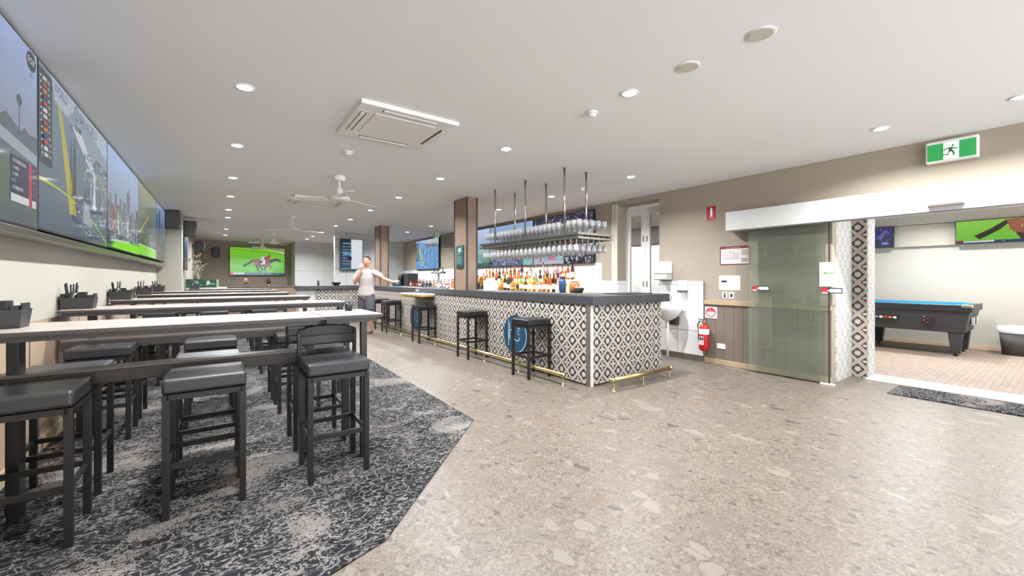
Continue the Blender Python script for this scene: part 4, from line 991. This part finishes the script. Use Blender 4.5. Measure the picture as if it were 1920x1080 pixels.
def d_paper(p):
    p.rect(0, 0, 1, 1, 'ecebe9'); p.text('Please ensure', .12, .75, .07, '333333', .55); p.rect(.12, .52, .38, .66, '2a2a2a'); p.text('behind the bar', .12, .35, .07, '333333', .6)
wallposter('paper_notice', 'white printed paper taped above the two wall sockets', 'notice', 3.07, 1.085, .30, .205, d_paper, th=.002)
def d_sock(p): p.rect(0, 0, 1, 1, 'e4e2df'); p.disc(.5, .5, .28, .3, '2b2b2b'); p.disc(.42, .58, .06, .07, 'd0d0d0')
def d_sock2(p): p.rect(0, 0, 1, 1, 'e4e2df'); p.rect(.3, .12, .7, .88, '2b2b2b'); p.disc(.5, .65, .12, .12, '9a9a9a')
wallposter('key_switch', 'left of two small white plates with black inserts below the paper notice', 'switch', 3.02, .962, .07, .095, d_sock2)
wallposter('wall_socket', 'right of two small white plates, round black socket, below the paper notice', 'socket', 2.925, .962, .07, .095, d_sock)
def d_nosm(p):
    p.rect(0, 0, 1, 1, 'ece6e6'); p.disc(.5, .52, .42, .42, 'b5202f', 30); p.disc(.5, .52, .34, .34, 'efe9e9', 30); p.poly([(.17, .55), (.83, .55), (.80, .68), (.66, .82), (.5, .86), (.34, .82), (.2, .68)], 'b5202f'); p.text('FIRE', .36, .70, .07, 'ffffff'); p.text('EXTINGUISHER', .24, .59, .055, 'ffffff', .52); p.text('DO NOT REMOVE', .27, .42, .05, 'b5202f', .46)
wallposter('round_warning_sign', 'white card with round red warning symbol just above the extinguisher', 'sign', 3.275, .665, .18, .165, d_nosm, X=XR-.005)
def d_gpo(p): p.rect(0, 0, 1, 1, 'eceae8'); p.rect(.15, .3, .2, .6, '555555'); p.rect(.7, .3, .75, .6, '555555')
wallposter('power_point', 'white double power point low on the boards right of the extinguisher', 'power point', 3.09, .235, .115, .07, d_gpo, X=XR-.005, th=.01)
# sliding door header
t = thing('door_header', 'long glossy white automatic door header box across the opening', 'door header', (5.70, 2.88, 1.905))
MB().box(0, .2, -5.6, 0, 0, .262).build('cover', 'header', t, .012, seg=3)
MB().box(.0, .05, -5.58, -.02, -.012, 0).build('track', 'steel', t)
t2 = MB().box(-.055, 0, -2.25, -1.99, .045, .14).build('motion_sensor', 'wall_grey', t, .015, seg=3); MB().box(-.057, -.03, -2.24, -2.0, .045, .07).build('sensor_lens', 'skirt_dark', t2, .004)
MB().box(.14, .2, .0, .05, .1, .16).build('cable_box', 'white', t, .004); MB().tube([(.16, .03, .1), (.15, .05, .06), (.16, .06, .03), (.17, .04, .02)], .006, 6).build('cable', 'black', t)
# glass sliding door
t = thing('glass_sliding_door', 'open green tinted glass sliding door panel parked against the boards', 'door', (5.80, 1.725, .02))
MB().box(-.006, .006, 0, .895, 0, 1.885).build('glass_panel', 'door_glass', t)
MB().box(-.012, .012, -.012, .0, 0, 1.885).build('edge_strip', 'pillar_trim', t)
MB().box(-.03, .03, -.06, .08, -.02, .0).build('floor_guide', 'white', t, .006)
def arrow(p, fl=False):
    p.rect(0, 0, 1, 1, '202a34'); p.rect(.02, .0, .3, 1, 'b32736'); p.rect(.02, .0, .3, .2, 'e5e0dd'); p.rect(.42, .18, .95, .82, 'dfe4e6'); p.poly([(.28, .5), (.5, .9), (.5, .1)], 'f2f3f4')
poster('door_sticker', 'dark label with white arrow on the far half of the glass door', 'sticker', (5.788, 2.565, 1.09), (0, -1, 0), (-1, 0, 0), .21, .06, arrow, th=.002)
poster('door_sticker', 'dark label with white arrow across the near edge of the glass door', 'sticker', (5.784, 1.79, 1.075), (0, -1, 0), (-1, 0, 0), .2, .065, arrow, th=.002)
def d_exitp(p):
    p.rect(0, 0, 1, 1, 'e6e4e8'); p.rect(.3, .53, .82, .57, '5f9a3c'); p.poly([(.14, .55), (.36, .61), (.36, .49)], '5f9a3c'); p.text('PLEASE PRESS', .16, .36, .06, '8a7f9a', .7); p.text('BUTTON TO', .2, .25, .06, '8a7f9a', .6); p.text('EXIT', .38, .14, .06, '8a7f9a', .3)
poster('paper_notice', 'white paper with green left arrow taped to the near edge of the glass door', 'notice', (5.784, 1.81, 1.155), (0, -1, 0), (-1, 0, 0), .185, .285, d_exitp, th=.002)
# exit sign
def running(p, x, y, k, col='1f7a3c'):
    a = p.W/p.H
    def q(pts): p.poly([(x+u*k, y+v*k*a) for u, v in pts], col)
    q([(.05, .38), (.1, .44), (.17, .42), (.18, .35), (.12, .31), (.06, .33)]); q([(-.12, .24), (.08, .28), (.10, .0), (-.08, -.02)])
    q([(.06, .26), (.22, .16), (.36, .2), (.36, .14), (.22, .08), (.06, .16)]); q([(-.1, .26), (-.3, .2), (-.38, .06), (-.33, .04), (-.25, .14), (-.08, .18)])
    q([(-.06, .04), (.1, .04), (.2, -.14), (.2, -.36), (.12, -.38), (.12, -.16)]); q([(-.08, .06), (.04, .0), (-.14, -.2), (-.42, -.2), (-.42, -.27), (-.1, -.28)])
def d_exit(p):
    p.rect(0, 0, 1, 1, '2c9a50'); p.rect(.34, 0, .66, 1, 'eef5ef'); running(p, .49, .48, .40, '2b5a3a')
t = thing('exit_sign', 'green running man emergency exit sign above the door header', 'exit sign', (XR, .925, 2.405)); MB().box(-.07, 0, -.36, 0, .0, .215).build('housing', 'white', t, .015, seg=3)
p = Pic((-.0712, -.015, .02), (0, -1, 0), (0, 0, 1), (-1, 0, 0), .33, .165); d_exit(p); p.fin('face', 'litsign', t)
t = thing('exit_sign', 'small emergency exit sign hanging near the far bar wall screen', 'exit sign', (5.25, 11.2, 2.46)); MB().box(-.02, .02, -.15, .15, 0, .16).build('housing', 'white', t, .006)
p = Pic((-.0212, .14, .01), (0, -1, 0), (0, 0, 1), (-1, 0, 0), .28, .14); d_exit(p); p.fin('face', 'litsign', t); MB().box(-.01, .01, -.05, .05, .16, .2).build('ceiling_bracket', 'white', t)
t = thing('air_vent', 'grey louvred air vent high on the bar wall left of the pillar', 'vent', (XR-.02, 12.03, 2.18)); MB().box(0, .02, -.52, 0, 0, .44).build('frame', 'wall_grey', t, .004)
for k in range(6): MB().box(-.006, .0, -.48, -.04, .04+k*.062, .075+k*.062).build('louvre', 'skirt_dark', t)
# door mat
tag(MB().box(5.89, 6.42, .0, 1.23, .001, .014).build('door_mat', 'carpet', None, .004), 'long grey flecked door mat lying before the threshold of the pool table room', 'mat')

# ------------------------------------------------------------------ pool room contents
t = thing('pool_table', 'black coin operated pool table with blue cloth in the bright side room', 'pool table', (9.45, .98, 0))
W1, L1 = 1.12, 1.42
MB().rings([[(.10, .10, .38), (W1-.10, .10, .38), (W1-.10, L1, .38), (.10, L1, .38)], [(.03, .03, .72), (W1-.03, .03, .72), (W1-.03, L1, .72), (.03, L1, .72)]], 0, False).build('cabinet', 'dark_box', t, .006)
MB().box(.1, W1-.1, .1, L1, .78, .80).build('playing_cloth', 'felt', t)
MB().box(0, .1, 0, L1, .72, .83).box(W1-.1, W1, 0, L1, .72, .83).box(.1, W1-.1, 0, .1, .72, .83).build('top_rail', 'black', t, .01)
MB().box(.1, .13, .1, L1, .80, .832).box(W1-.13, W1-.1, .1, L1, .80, .832).box(.13, W1-.13, .1, .13, .80, .832).build('cushion', 'felt', t, .004)
MB().box(-.004, .12, -.004, .12, .79, .838).build('corner_cap', 'steel', t, .012); MB().box(W1-.12, W1+.004, -.004, .12, .79, .838).build('corner_cap', 'steel', t, .012)
for x, y in ((.2, .2), (W1-.2, .2), (.2, L1-.12), (W1-.2, L1-.12)):
    MB().rings([[(x-.05, y-.05, .04), (x+.05, y-.05, .04), (x+.05, y+.05, .04), (x-.05, y+.05, .04)], [(x-.085, y-.085, .39), (x+.085, y-.085, .39), (x+.085, y+.085, .39), (x-.085, y+.085, .39)]], 0, False).build('leg', 'dark_box', t, .004)
    MB().lathe([(.03, 0), (.03, .015), (.012, .02), (.012, .04)], (x, y, 0), 12).build('levelling_foot', 'black', t)
MB().box(.035, .055, .42, .55, .50, .64).build('coin_mechanism', 'black', t, .004)
for k in range(4): MB().lathe([(.009, -.009), (.012, 0), (.009, .009)], (.034, .50-.0*k+(k % 2)*.04, .53+.03*k), 8).build('coin_button', ['red', 'steel', 'red', 'steel'][k], t)
MB().box(.025, .05, .85, L1, .55, .62).build('ball_return_slot', 'black', t)
for k in range(5): MB().lathe([(.005, -.02), (.024, -.01), (.024, .01), (.005, .02)], (.03, .9+.06*k, .575), 10).build('ball', ['white', 'orange_card', 'red', 'white', 'steel'][k], t)
for k in range(3): MB().box(.35+k*.16, .45+k*.16, .02, .05, .50, .62).build('end_panel', 'wall_grey' if k != 1 else 'black', t, .003)
t = thing('waste_bin', 'dark ribbed waste bin with white liner at the right picture edge', 'bin', (10.55, .62, 0))
MB().lathe([(.15, 0), (.19, .42), (.18, .42), (.145, .02)], n=28).build('bin_body', 'bin', t); MB().lathe([(.195, .36), (.21, .40), (.20, .46), (.19, .47), (.18, .40)], n=28, cap=False).build('liner', 'bag', t)

# ------------------------------------------------------------------ far left items
def speaker(o, w_, d_, h_, label, to):
    t = thing('loudspeaker', label, 'speaker', o); MB().box(-w_/2, w_/2, 0, d_, 0, h_).build('cabinet', 'dark_box', t, .012)
    MB().box(-w_/2+.015, w_/2-.015, -.012, .0, .015, h_-.015).build('grille', 'black', t, .004)
    MB().bar((0, d_/2, h_/2), to, .03, .03).build('wall_bracket', 'black_frame', t); return t
speaker((-.79, 10.85, 2.28), .24, .22, .36, 'black loudspeaker on top of the pale pillar after the last big screen', (0, .36, .18))
speaker((-.56, 11.95, 2.22), .24, .22, .36, 'grey faced loudspeaker just past the pale pillar', (-.17, .11, .18))
speaker((-.52, 16.3, 2.12), .26, .24, .30, 'blackish loudspeaker on the left wall near the far corner', (-.21, .12, .15))
speaker((-.12, 18.55, 2.03), .22, .22, .36, 'small black loudspeaker on the far wall left of the race screen', (0, .26, .18))
t = thing('planter_cabinet', 'pale waist high cabinet by the left wall carrying two green boxes', 'cabinet', (-.71, 13.2, .008)); MB().box(0, .85, 0, .48, 0, .97).build('cabinet_body', 'wall_pale', t, .005); MB().box(-.0, .87, -.02, .50, .97, 1.0).build('cabinet_top', 'cream', t, .004)
def d_box(p): p.rect(0, 0, 1, 1, '1d4b3a'); p.ring(.5, .62, .12, .2, .25, 'e6eee8'); p.rect(.44, .58, .56, .64, 'e6eee8'); p.text('GREAT NORTHERN', .12, .28, .1, 'e6eee8', .76); p.text('BREWING CO', .3, .12, .08, 'e6eee8', .4)
t = poster('green_box', 'larger dark green box with white round emblem on the pale cabinet', 'box', (-.70, 13.3, 1.0), (1, 0, 0), (0, -1, 0), .40, .23, d_box, th=.2, back='green_sign')
t.location = (-.70, 13.5, 1.0)
def d_box2(p): p.rect(0, 0, 1, 1, '1d4b3a'); p.poly([(0, .3), (.3, .5), (.2, .9), (0, .8)], 'cfe0c8'); p.rect(.8, 0, 1, 1, '9db8a0'); p.text('BEER', .3, .4, .15, 'cfe0d8', .4)
t = poster('green_box', 'smaller dark green box right of the emblem box on the pale cabinet', 'box', (-.28, 13.55, 1.0), (1, 0, 0), (0, -1, 0), .26, .22, d_box2, th=.15, back='green_sign')
t = thing('dried_arrangement', 'tall dried branches rising behind the two green boxes', 'plant', (-.45, 13.53, 1.0)); rr = random.Random(8)
MB().lathe([(.05, 0), (.07, .12), (.05, .2)], (0, .08, 0), 14).build('vase', 'dark_box', t)
for k in range(14):
    pts = [(0, .08, .18)]; a = rr.uniform(0, 6.28); q = rr.uniform(.05, .30)
    for s_ in range(1, 6): pts.append((q*math.cos(a)*s_/5+rr.uniform(-.02, .02), .08+q*.4*math.sin(a)*s_/5, .18+s_*rr.uniform(.08, .14)))
    b = MB().tube(pts, [.008, .007, .006, .005, .004, .003], 5)
    for m_ in range(5):
        p0 = Vector(pts[rr.randint(2, 5)]); b.tube([p0, p0+Vector((rr.uniform(-.08, .08), rr.uniform(-.03, .03), rr.uniform(-.02, .08)))], [.006, .012], 5)
    b.build('dried_stem', 'pot' if k % 7 else 'leaf', t)
t = thing('low_partition', 'brown waist high partition across the far end before the race screen', 'partition', (-.70, 15.95, 0)); MB().box(0, 2.9, 0, .12, 0, .95).build('partition_body', 'pillar', t); MB().box(-.0, 2.92, -.02, .14, .95, .985).build('partition_cap', 'skirt_dark', t, .004)

# ------------------------------------------------------------------ people
def skinned(name, J, edges, mat, parent, root=0, sub=2):
    me = bpy.data.meshes.new(name); me.from_pydata([j[0] for j in J], edges, []); me.materials.append(M[mat])
    o = bpy.data.objects.new(name, me); COL.objects.link(o); o.parent = parent
    md = o.modifiers.new('skin', 'SKIN'); md.use_smooth_shade = True
    if not me.skin_vertices: me.attributes.new('skin', 'FLOAT', 'POINT')
    sv = me.skin_vertices[0].data if me.skin_vertices else None
    for i, j in enumerate(J):
        r_ = j[1] if isinstance(j[1], tuple) else (j[1], j[1]); sv[i].radius = r_; sv[i].use_root = (i == root)
    s2 = o.modifiers.new('sub', 'SUBSURF'); s2.levels = sub; s2.render_levels = sub
    return o
def skin_ok():
    me = bpy.data.meshes.new('x'); me.from_pydata([(0, 0, 0), (0, 0, 1)], [(0, 1)], []); o = bpy.data.objects.new('x', me); COL.objects.link(o)
    o.modifiers.new('skin', 'SKIN'); n_ = len(me.skin_vertices); bpy.data.objects.remove(o); return n_
# fall-back: tapered limb surface welded by remesh when skin data are not available
def limb_mesh(name, chains, mat, parent, vox=.012, extra=None):
    """chains of (point, radius); metaball-like union through voxel remesh = one continuous surface"""
    b = MB()
    for ch in chains:
        pts = [Vector(c[0]) for c in ch]; rs = [c[1] if isinstance(c[1], tuple) else (c[1], c[1]) for c in ch]
        R_ = []; n_ = 16
        P2 = []; Q2 = []
        for i in range(len(pts)-1):
            for k in range(4):
                t_ = k/4; P2.append(pts[i].lerp(pts[i+1], t_)); Q2.append((rs[i][0]*(1-t_)+rs[i+1][0]*t_, rs[i][1]*(1-t_)+rs[i+1][1]*t_))
        P2.append(pts[-1]); Q2.append(rs[-1])
        for k, p in enumerate(P2):
            d = (P2[min(k+1, len(P2)-1)]-P2[max(k-1, 0)]).normalized()
            a = Vector((1, 0, 0)) if abs(d.x) < .8 else Vector((0, 1, 0)); c_ = d.cross(a).normalized(); a = c_.cross(d).normalized()
            R_.append([p+a*math.cos(2*PI*j/n_)*Q2[k][0]+c_*math.sin(2*PI*j/n_)*Q2[k][1] for j in range(n_)])
        # rounded ends
        d0 = (P2[1]-P2[0]).normalized(); d1 = (P2[-1]-P2[-2]).normalized()
        def shrink(ring, c, f, off): return [c+(q-c)*f+off for q in ring]
        R_ = [shrink(R_[0], P2[0], .5, -d0*min(Q2[0])*.75)]+R_+[shrink(R_[-1], P2[-1], .5, d1*min(Q2[-1])*.75)]
        b.rings(R_, 0, True)
    o = b.build(name, mat, parent)
    if vox:
        md = o.modifiers.new('remesh', 'REMESH'); md.mode = 'VOXEL'; md.voxel_size = vox; md.use_smooth_shade = True
        sm = o.modifiers.new('smooth', 'SMOOTH'); sm.factor = .5; sm.iterations = 2
    return o
def hand(chains, wrist, d, side, k=1.0):
    """adds palm, four fingers and thumb as chains; d = pointing direction, side = thumb direction"""
    w_ = Vector(wrist); d = Vector(d).normalized(); s_ = Vector(side).normalized(); n_ = d.cross(s_)
    chains.append([(w_, .024*k), (w_+d*.045*k, (.034*k, .02*k)), (w_+d*.085*k, (.036*k, .017*k))])
    for i, L in enumerate((.065, .075, .07, .055)):
        o_ = w_+d*.085*k+s_*(.027-.018*i)*k
        chains.append([(o_, .0095*k), (o_+d*L*.5*k+n_*.006, .0088*k), (o_+d*L*.95*k+n_*.02*k, .0075*k)])
    o_ = w_+d*.03*k+s_*.025*k; chains.append([(o_, .012*k), (o_+(d*.5+s_)*.04*k, .010*k), (o_+(d*1.2+s_)*.05*k, .0085*k)])
# walking man, faces the camera (-y local), his left arm stretched to local +x
rot = -TH
t = thing('person', 'man in pale shirt and grey shorts walking by the bar, one arm out, hand raised', 'person', (2.72, 9.50, 0), rot)
RH, LH = (-.09, .02, .92), (.09, .0, .92)
ch = []
ch.append([((0, 0, .92), (.15, .10)), ((0, 0, 1.08), (.14, .095)), ((0, 0, 1.25), (.165, .105)), ((0, 0, 1.38), (.16, .09)), ((0, 0, 1.45), (.07, .06))])
ch.append([((0, 0, 1.43), .055), ((.01, -.01, 1.53), .052)])
ch.append([((.015, -.03, 1.545), (.055, .06)), ((.012, -.015, 1.61), (.072, .09)), ((.01, -.005, 1.67), (.076, .095)), ((.01, .0, 1.71), (.055, .07))])
ch.append([((.05, -.095, 1.625), .010), ((.062, -.112, 1.607), .013)])                                   # nose
ch.append([((-.068, .0, 1.60), (.008, .012)), ((-.072, .005, 1.645), (.01, .018))]); ch.append([((.088, .0, 1.60), (.008, .012)), ((.092, .005, 1.645), (.01, .018))])
# right arm up to the mouth
ch.append([((-.17, 0, 1.40), .058), ((-.21, -.05, 1.27), .046), ((-.225, -.10, 1.14), .04), ((-.15, -.16, 1.28), .036), ((-.06, -.17, 1.44), .026)])
hand(ch, (-.05, -.17, 1.455), (.35, .12, .92), (-.2, .9, 0))
# left arm out
ch.append([((.17, 0, 1.40), .058), ((.30, -.03, 1.33), .046), ((.42, -.06, 1.24), .038), ((.54, -.10, 1.20), .034), ((.63, -.13, 1.17), .025)])
hand(ch, (.64, -.135, 1.168), (.93, -.22, -.15), (0, -.3, .95))
# legs in mid step
ch.append([(RH, .092), ((-.10, .02, .70), .082), ((-.09, .04, .50), .058), ((-.085, .07, .34), .058), ((-.08, .11, .11), .036), ((-.08, .12, .07), .04)])
ch.append([(LH, .092), ((.10, -.06, .70), .082), ((.11, -.10, .50), .058), ((.11, -.06, .34), .058), ((.10, .0, .10), .036), ((.10, .0, .07), .04)])
limb_mesh('body', ch, 'skin', t, .011)
limb_mesh('t_shirt', [[((0, 0, .87), (.195, .14)), ((0, 0, 1.08), (.165, .115)), ((0, 0, 1.25), (.185, .125)), ((0, 0, 1.38), (.175, .105)), ((0, 0, 1.43), (.10, .075))],
    [((-.16, 0, 1.39), .075), ((-.215, -.05, 1.26), .068), ((-.225, -.07, 1.20), .066)], [((.16, 0, 1.39), .075), ((.28, -.03, 1.335), .068), ((.34, -.04, 1.30), .066)]], 'shirt', t, .014)
limb_mesh('shorts', [[((0, 0, .95), (.165, .115)), ((0, 0, .85), (.17, .12))], [((-.09, .02, .88), .105), ((-.10, .02, .70), .105), ((-.095, .035, .54), .098)], [((.09, 0, .88), .105), ((.10, -.05, .70), .105), ((.11, -.085, .54), .098)]], 'shorts', t, .014)
limb_mesh('hair', [[((.008, .03, 1.61), (.08, .078)), ((.008, .012, 1.69), (.088, .098)), ((.008, .005, 1.72), (.075, .085))]], 'hair', t, .012)
for sx, sy in ((-.08, .10), (.10, -.02)):
    o = limb_mesh('shoe', [[((sx, sy+.06, .04), (.036, .032)), ((sx, sy-.05, .035), (.042, .028)), ((sx, sy-.14, .03), (.038, .022))]], 'shorts', t, .010)
    MB().box(sx-.042, sx+.042, sy-.17, sy+.10, .0, .014).build('sole', 'red', o, .006)
for sx in (.03, .075): MB().lathe([(.002, -.006), (.0075, 0), (.002, .006)], (sx, -.094+sx*.15, 1.652), 8).build('eye', 'black', t)
MB().box(.015, .06, -.115, -.105, 1.575, 1.583).build('mouth', plain('lips', '8a4a42', .6), t)
tag(limb_mesh('phone', [[((0, 0, 0), (.02, .006)), ((0, 0, .08), (.02, .006))]], 'white', None, 0), 'small white phone held in the raised hand of the walking man', 'phone').location = (2.72-.04*math.cos(rot)+(-.215)*-math.sin(rot), 9.50-.04*math.sin(rot)-.215*math.cos(rot), 1.50)
# seated pair at the far end
for k, (x, hm, lab) in enumerate([(.74, 'hair_fair', 'left of two seated people seen beyond the partition, dark top, short fair hair'), (1.40, 'hair', 'right of two seated people seen beyond the partition, dark top, hair tied up')]):
    t = thing('person', lab, 'person', (x, 16.75, 0), PI if k else PI*.9)
    ch = [[((0, 0, .50), (.16, .12)), ((0, 0, .68), (.14, .10)), ((0, 0, .86), (.17, .11)), ((0, 0, .95), (.10, .07)), ((0, 0, 1.0), .05)], [((0, 0, .98), .048), ((0, -.01, 1.06), .048)], [((0, -.02, 1.07), (.055, .06)), ((0, -.01, 1.13), (.07, .088)), ((0, 0, 1.20), (.06, .075))],
          [((0, -.09, 1.12), .01), ((0, -.108, 1.105), .012)]]
    for s_ in (-1, 1):
        ch.append([((s_*.16, 0, .90), .055), ((s_*.22, -.02, .72), .042), ((s_*.2, -.22, .66), .034), ((s_*.1, -.3, .70), .025)]); hand(ch, (s_*.09, -.31, .70), (-s_*.5, -.8, .1), (s_*-.6, .4, .3), .9)
        ch.append([((s_*.09, 0, .50), .09), ((s_*.11, -.4, .50), .06), ((s_*.11, -.42, .28), .055), ((s_*.11, -.38, .06), .035), ((s_*.11, -.48, .035), .03)])
    limb_mesh('body', ch, 'skin', t, .014)
    limb_mesh('dark_top', [[((0, 0, .50), (.18, .14)), ((0, 0, .68), (.155, .115)), ((0, 0, .86), (.185, .125)), ((0, 0, .95), (.12, .08))], [((-.155, 0, .90), .07), ((-.22, -.02, .74), .056), ((-.21, -.15, .69), .046)], [((.155, 0, .90), .07), ((.22, -.02, .74), .056), ((.21, -.15, .69), .046)]], 'dark_cloth', t, .016)
    limb_mesh('trousers', [[((0, 0, .54), (.17, .13)), ((0, 0, .48), (.17, .13))], [((-.09, 0, .5), .10), ((-.11, -.4, .5), .075), ((-.11, -.42, .28), .07), ((-.11, -.38, .1), .055)], [((.09, 0, .5), .10), ((.11, -.4, .5), .075), ((.11, -.42, .28), .07), ((.11, -.38, .1), .055)]], 'shorts', t, .016)
    hh = [[((0, .025, 1.10), (.072, .075)), ((0, .02, 1.18), (.078, .09)), ((0, .015, 1.225), (.055, .07))]]
    if k: hh.append([((0, .05, 1.22), .035), ((0, .07, 1.255), .035)])
    limb_mesh('hair', hh, hm, t, .012)
    q = thing('low_chair', 'dark low chair under the %s seated person beyond the partition' % ('left', 'right')[k], 'chair', (x, 16.75, 0), PI if k else PI*.9)
    MB().box(-.2, .2, -.24, .2, .36, .40).build('seat', 'seat_black', q, .01); MB().box(-.2, .2, .19, .22, .40, .8).build('backrest', 'seat_black', q, .01)
    for sx in (-.17, .17):
        for sy in (-.2, .18): MB().box(sx-.015, sx+.015, sy-.015, sy+.015, 0, .36).build('leg', 'black_frame', q)
